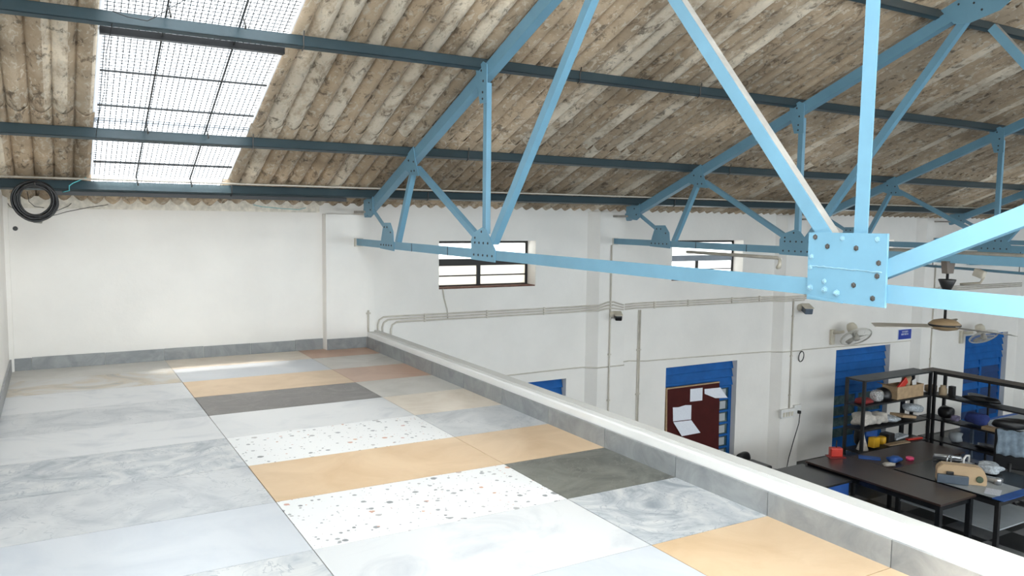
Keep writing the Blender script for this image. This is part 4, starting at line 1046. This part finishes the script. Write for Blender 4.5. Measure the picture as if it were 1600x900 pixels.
item('paper_sheet', MB().cbox((10.70, -3.36, ZB+.004), (.30, .2, .004), (0, 0, .4)), M['paper'], 'loose paper sheet near the blue strip of the bench', 'paper', (10.75, -3.3, ZB))

# office chair with a grey jacket, and a dark chair by the wall
cx0, cy0, ca0 = 12.62, -2.60, -1.116          # the back faces the viewer, the seat lies behind it
bk = Vector((-math.sin(ca0), math.cos(ca0), 0))
ch = empty('office_chair', (cx0, cy0, FZ), 'black office chair with a grey cloth over its back, before the bare rack', 'chair')
for k in range(5):
    a = 2*math.pi*k/5+.3
    ob('foot', MB().tube([(cx0, cy0, FZ+.10), (cx0+.28*math.cos(a), cy0+.28*math.sin(a), FZ+.05)], [.03, .018], 6).lathe([(.012, -.012), (.03, 0), (.012, .012)], (cx0+.28*math.cos(a), cy0+.28*math.sin(a), FZ+.03), (0, 1, 0), 8), M['black'], ch)
ob('column', MB().tube([(cx0, cy0, FZ+.08), (cx0, cy0, FZ+.44)], .03, 10), M['black'], ch)
ob('seat', MB().cbox((cx0, cy0, FZ+.48), (.52, .50, .09), (0, 0, ca0), .035), M['rubber'], ch)
pb_ = Vector((cx0, cy0, 0))-bk*.24
ob('backrest', MB().cbox((pb_.x, pb_.y, FZ+.97), (.48, .07, .66), (0, 0, ca0), .03), M['rubber'], ch)
ob('back_support', MB().tube([(cx0, cy0, FZ+.44), (pb_.x-bk.x*.05, pb_.y-bk.y*.05, FZ+.46), (pb_.x-bk.x*.05, pb_.y-bk.y*.05, FZ+.75)], .025, 8), M['black'], ch)
pj_ = pb_-bk*.062
jk = MB(); rj = random.Random(6); nc_, nr_ = 12, 8; vs = []
for i in range(nr_+1):
    for k in range(nc_+1):
        u_ = (k/nc_-.5)*(.40+.02*math.sin(i)); z_ = FZ+.88+.42*i/nr_+(.012*math.sin(k*1.3) if i in (0, nr_) else 0)
        d_ = .012*math.sin(k*1.9+.3*i)*(1-i/nr_*.5)
        q_ = pj_-bk*(.014+d_)+Vector((math.cos(ca0), math.sin(ca0), 0))*u_
        vs.append((q_.x, q_.y, z_))
nv = len(vs); vs += [(x+bk.x*.008, y+bk.y*.008, z) for x, y, z in vs]
fs = []
for i in range(nr_):
    for k in range(nc_):
        a = i*(nc_+1)+k; fs += [(a, a+1, a+nc_+2, a+nc_+1), (nv+a, nv+a+nc_+1, nv+a+nc_+2, nv+a+1)]
for k in range(nc_):
    a = k; b = nr_*(nc_+1)+k; fs += [(a, nv+a, nv+a+1, a+1), (b, b+1, nv+b+1, nv+b)]
for i in range(nr_):
    a = i*(nc_+1); b = a+nc_; fs += [(a, a+nc_+1, nv+a+nc_+1, nv+a), (b, nv+b, nv+b+nc_+1, b+nc_+1)]
jk.add(vs, fs, True)
item('grey_cloth', jk, M['greyjacket'], 'grey-blue cloth hung over the office chair back', 'cloth', (pj_.x, pj_.y, FZ+1.1))
item('shoulder_bag', MB().blob((pb_.x, pb_.y, FZ+1.40), (.50, .22, .16), (0, 0, ca0), 71, .14, 3, 0), M['rubber'], 'black bag lying across the top of the chair back', 'bag', (pb_.x, pb_.y, FZ+1.3))
dc = empty('desk_chair', (9.2, .1, FZ), 'black chair back seen over the loft curb against the wall', 'chair')
ob('backrest', MB().blob((9.22, .10, -2.50), (.46, .12, .46), (0, 0, .2), 5, .01, 3, 0), M['rubber'], dc)
ob('seat', MB().cbox((9.2, -.15, FZ+.45), (.48, .46, .08), None, .03), M['rubber'], dc)
ob('column', MB().tube([(9.2, -.15, FZ+.04), (9.2, -.15, FZ+.42)], .03, 8), M['black'], dc)
ob('back_support', MB().tube([(9.2, -.1, FZ+.40), (9.21, .12, FZ+.42), (9.22, .14, -2.6)], .022, 8), M['black'], dc)
ob('base', MB().lathe([(.27, 0), (.25, .025), (.05, .05)], (9.2, -.15, FZ+.001), (0, 0, 1), 18), M['black'], dc)
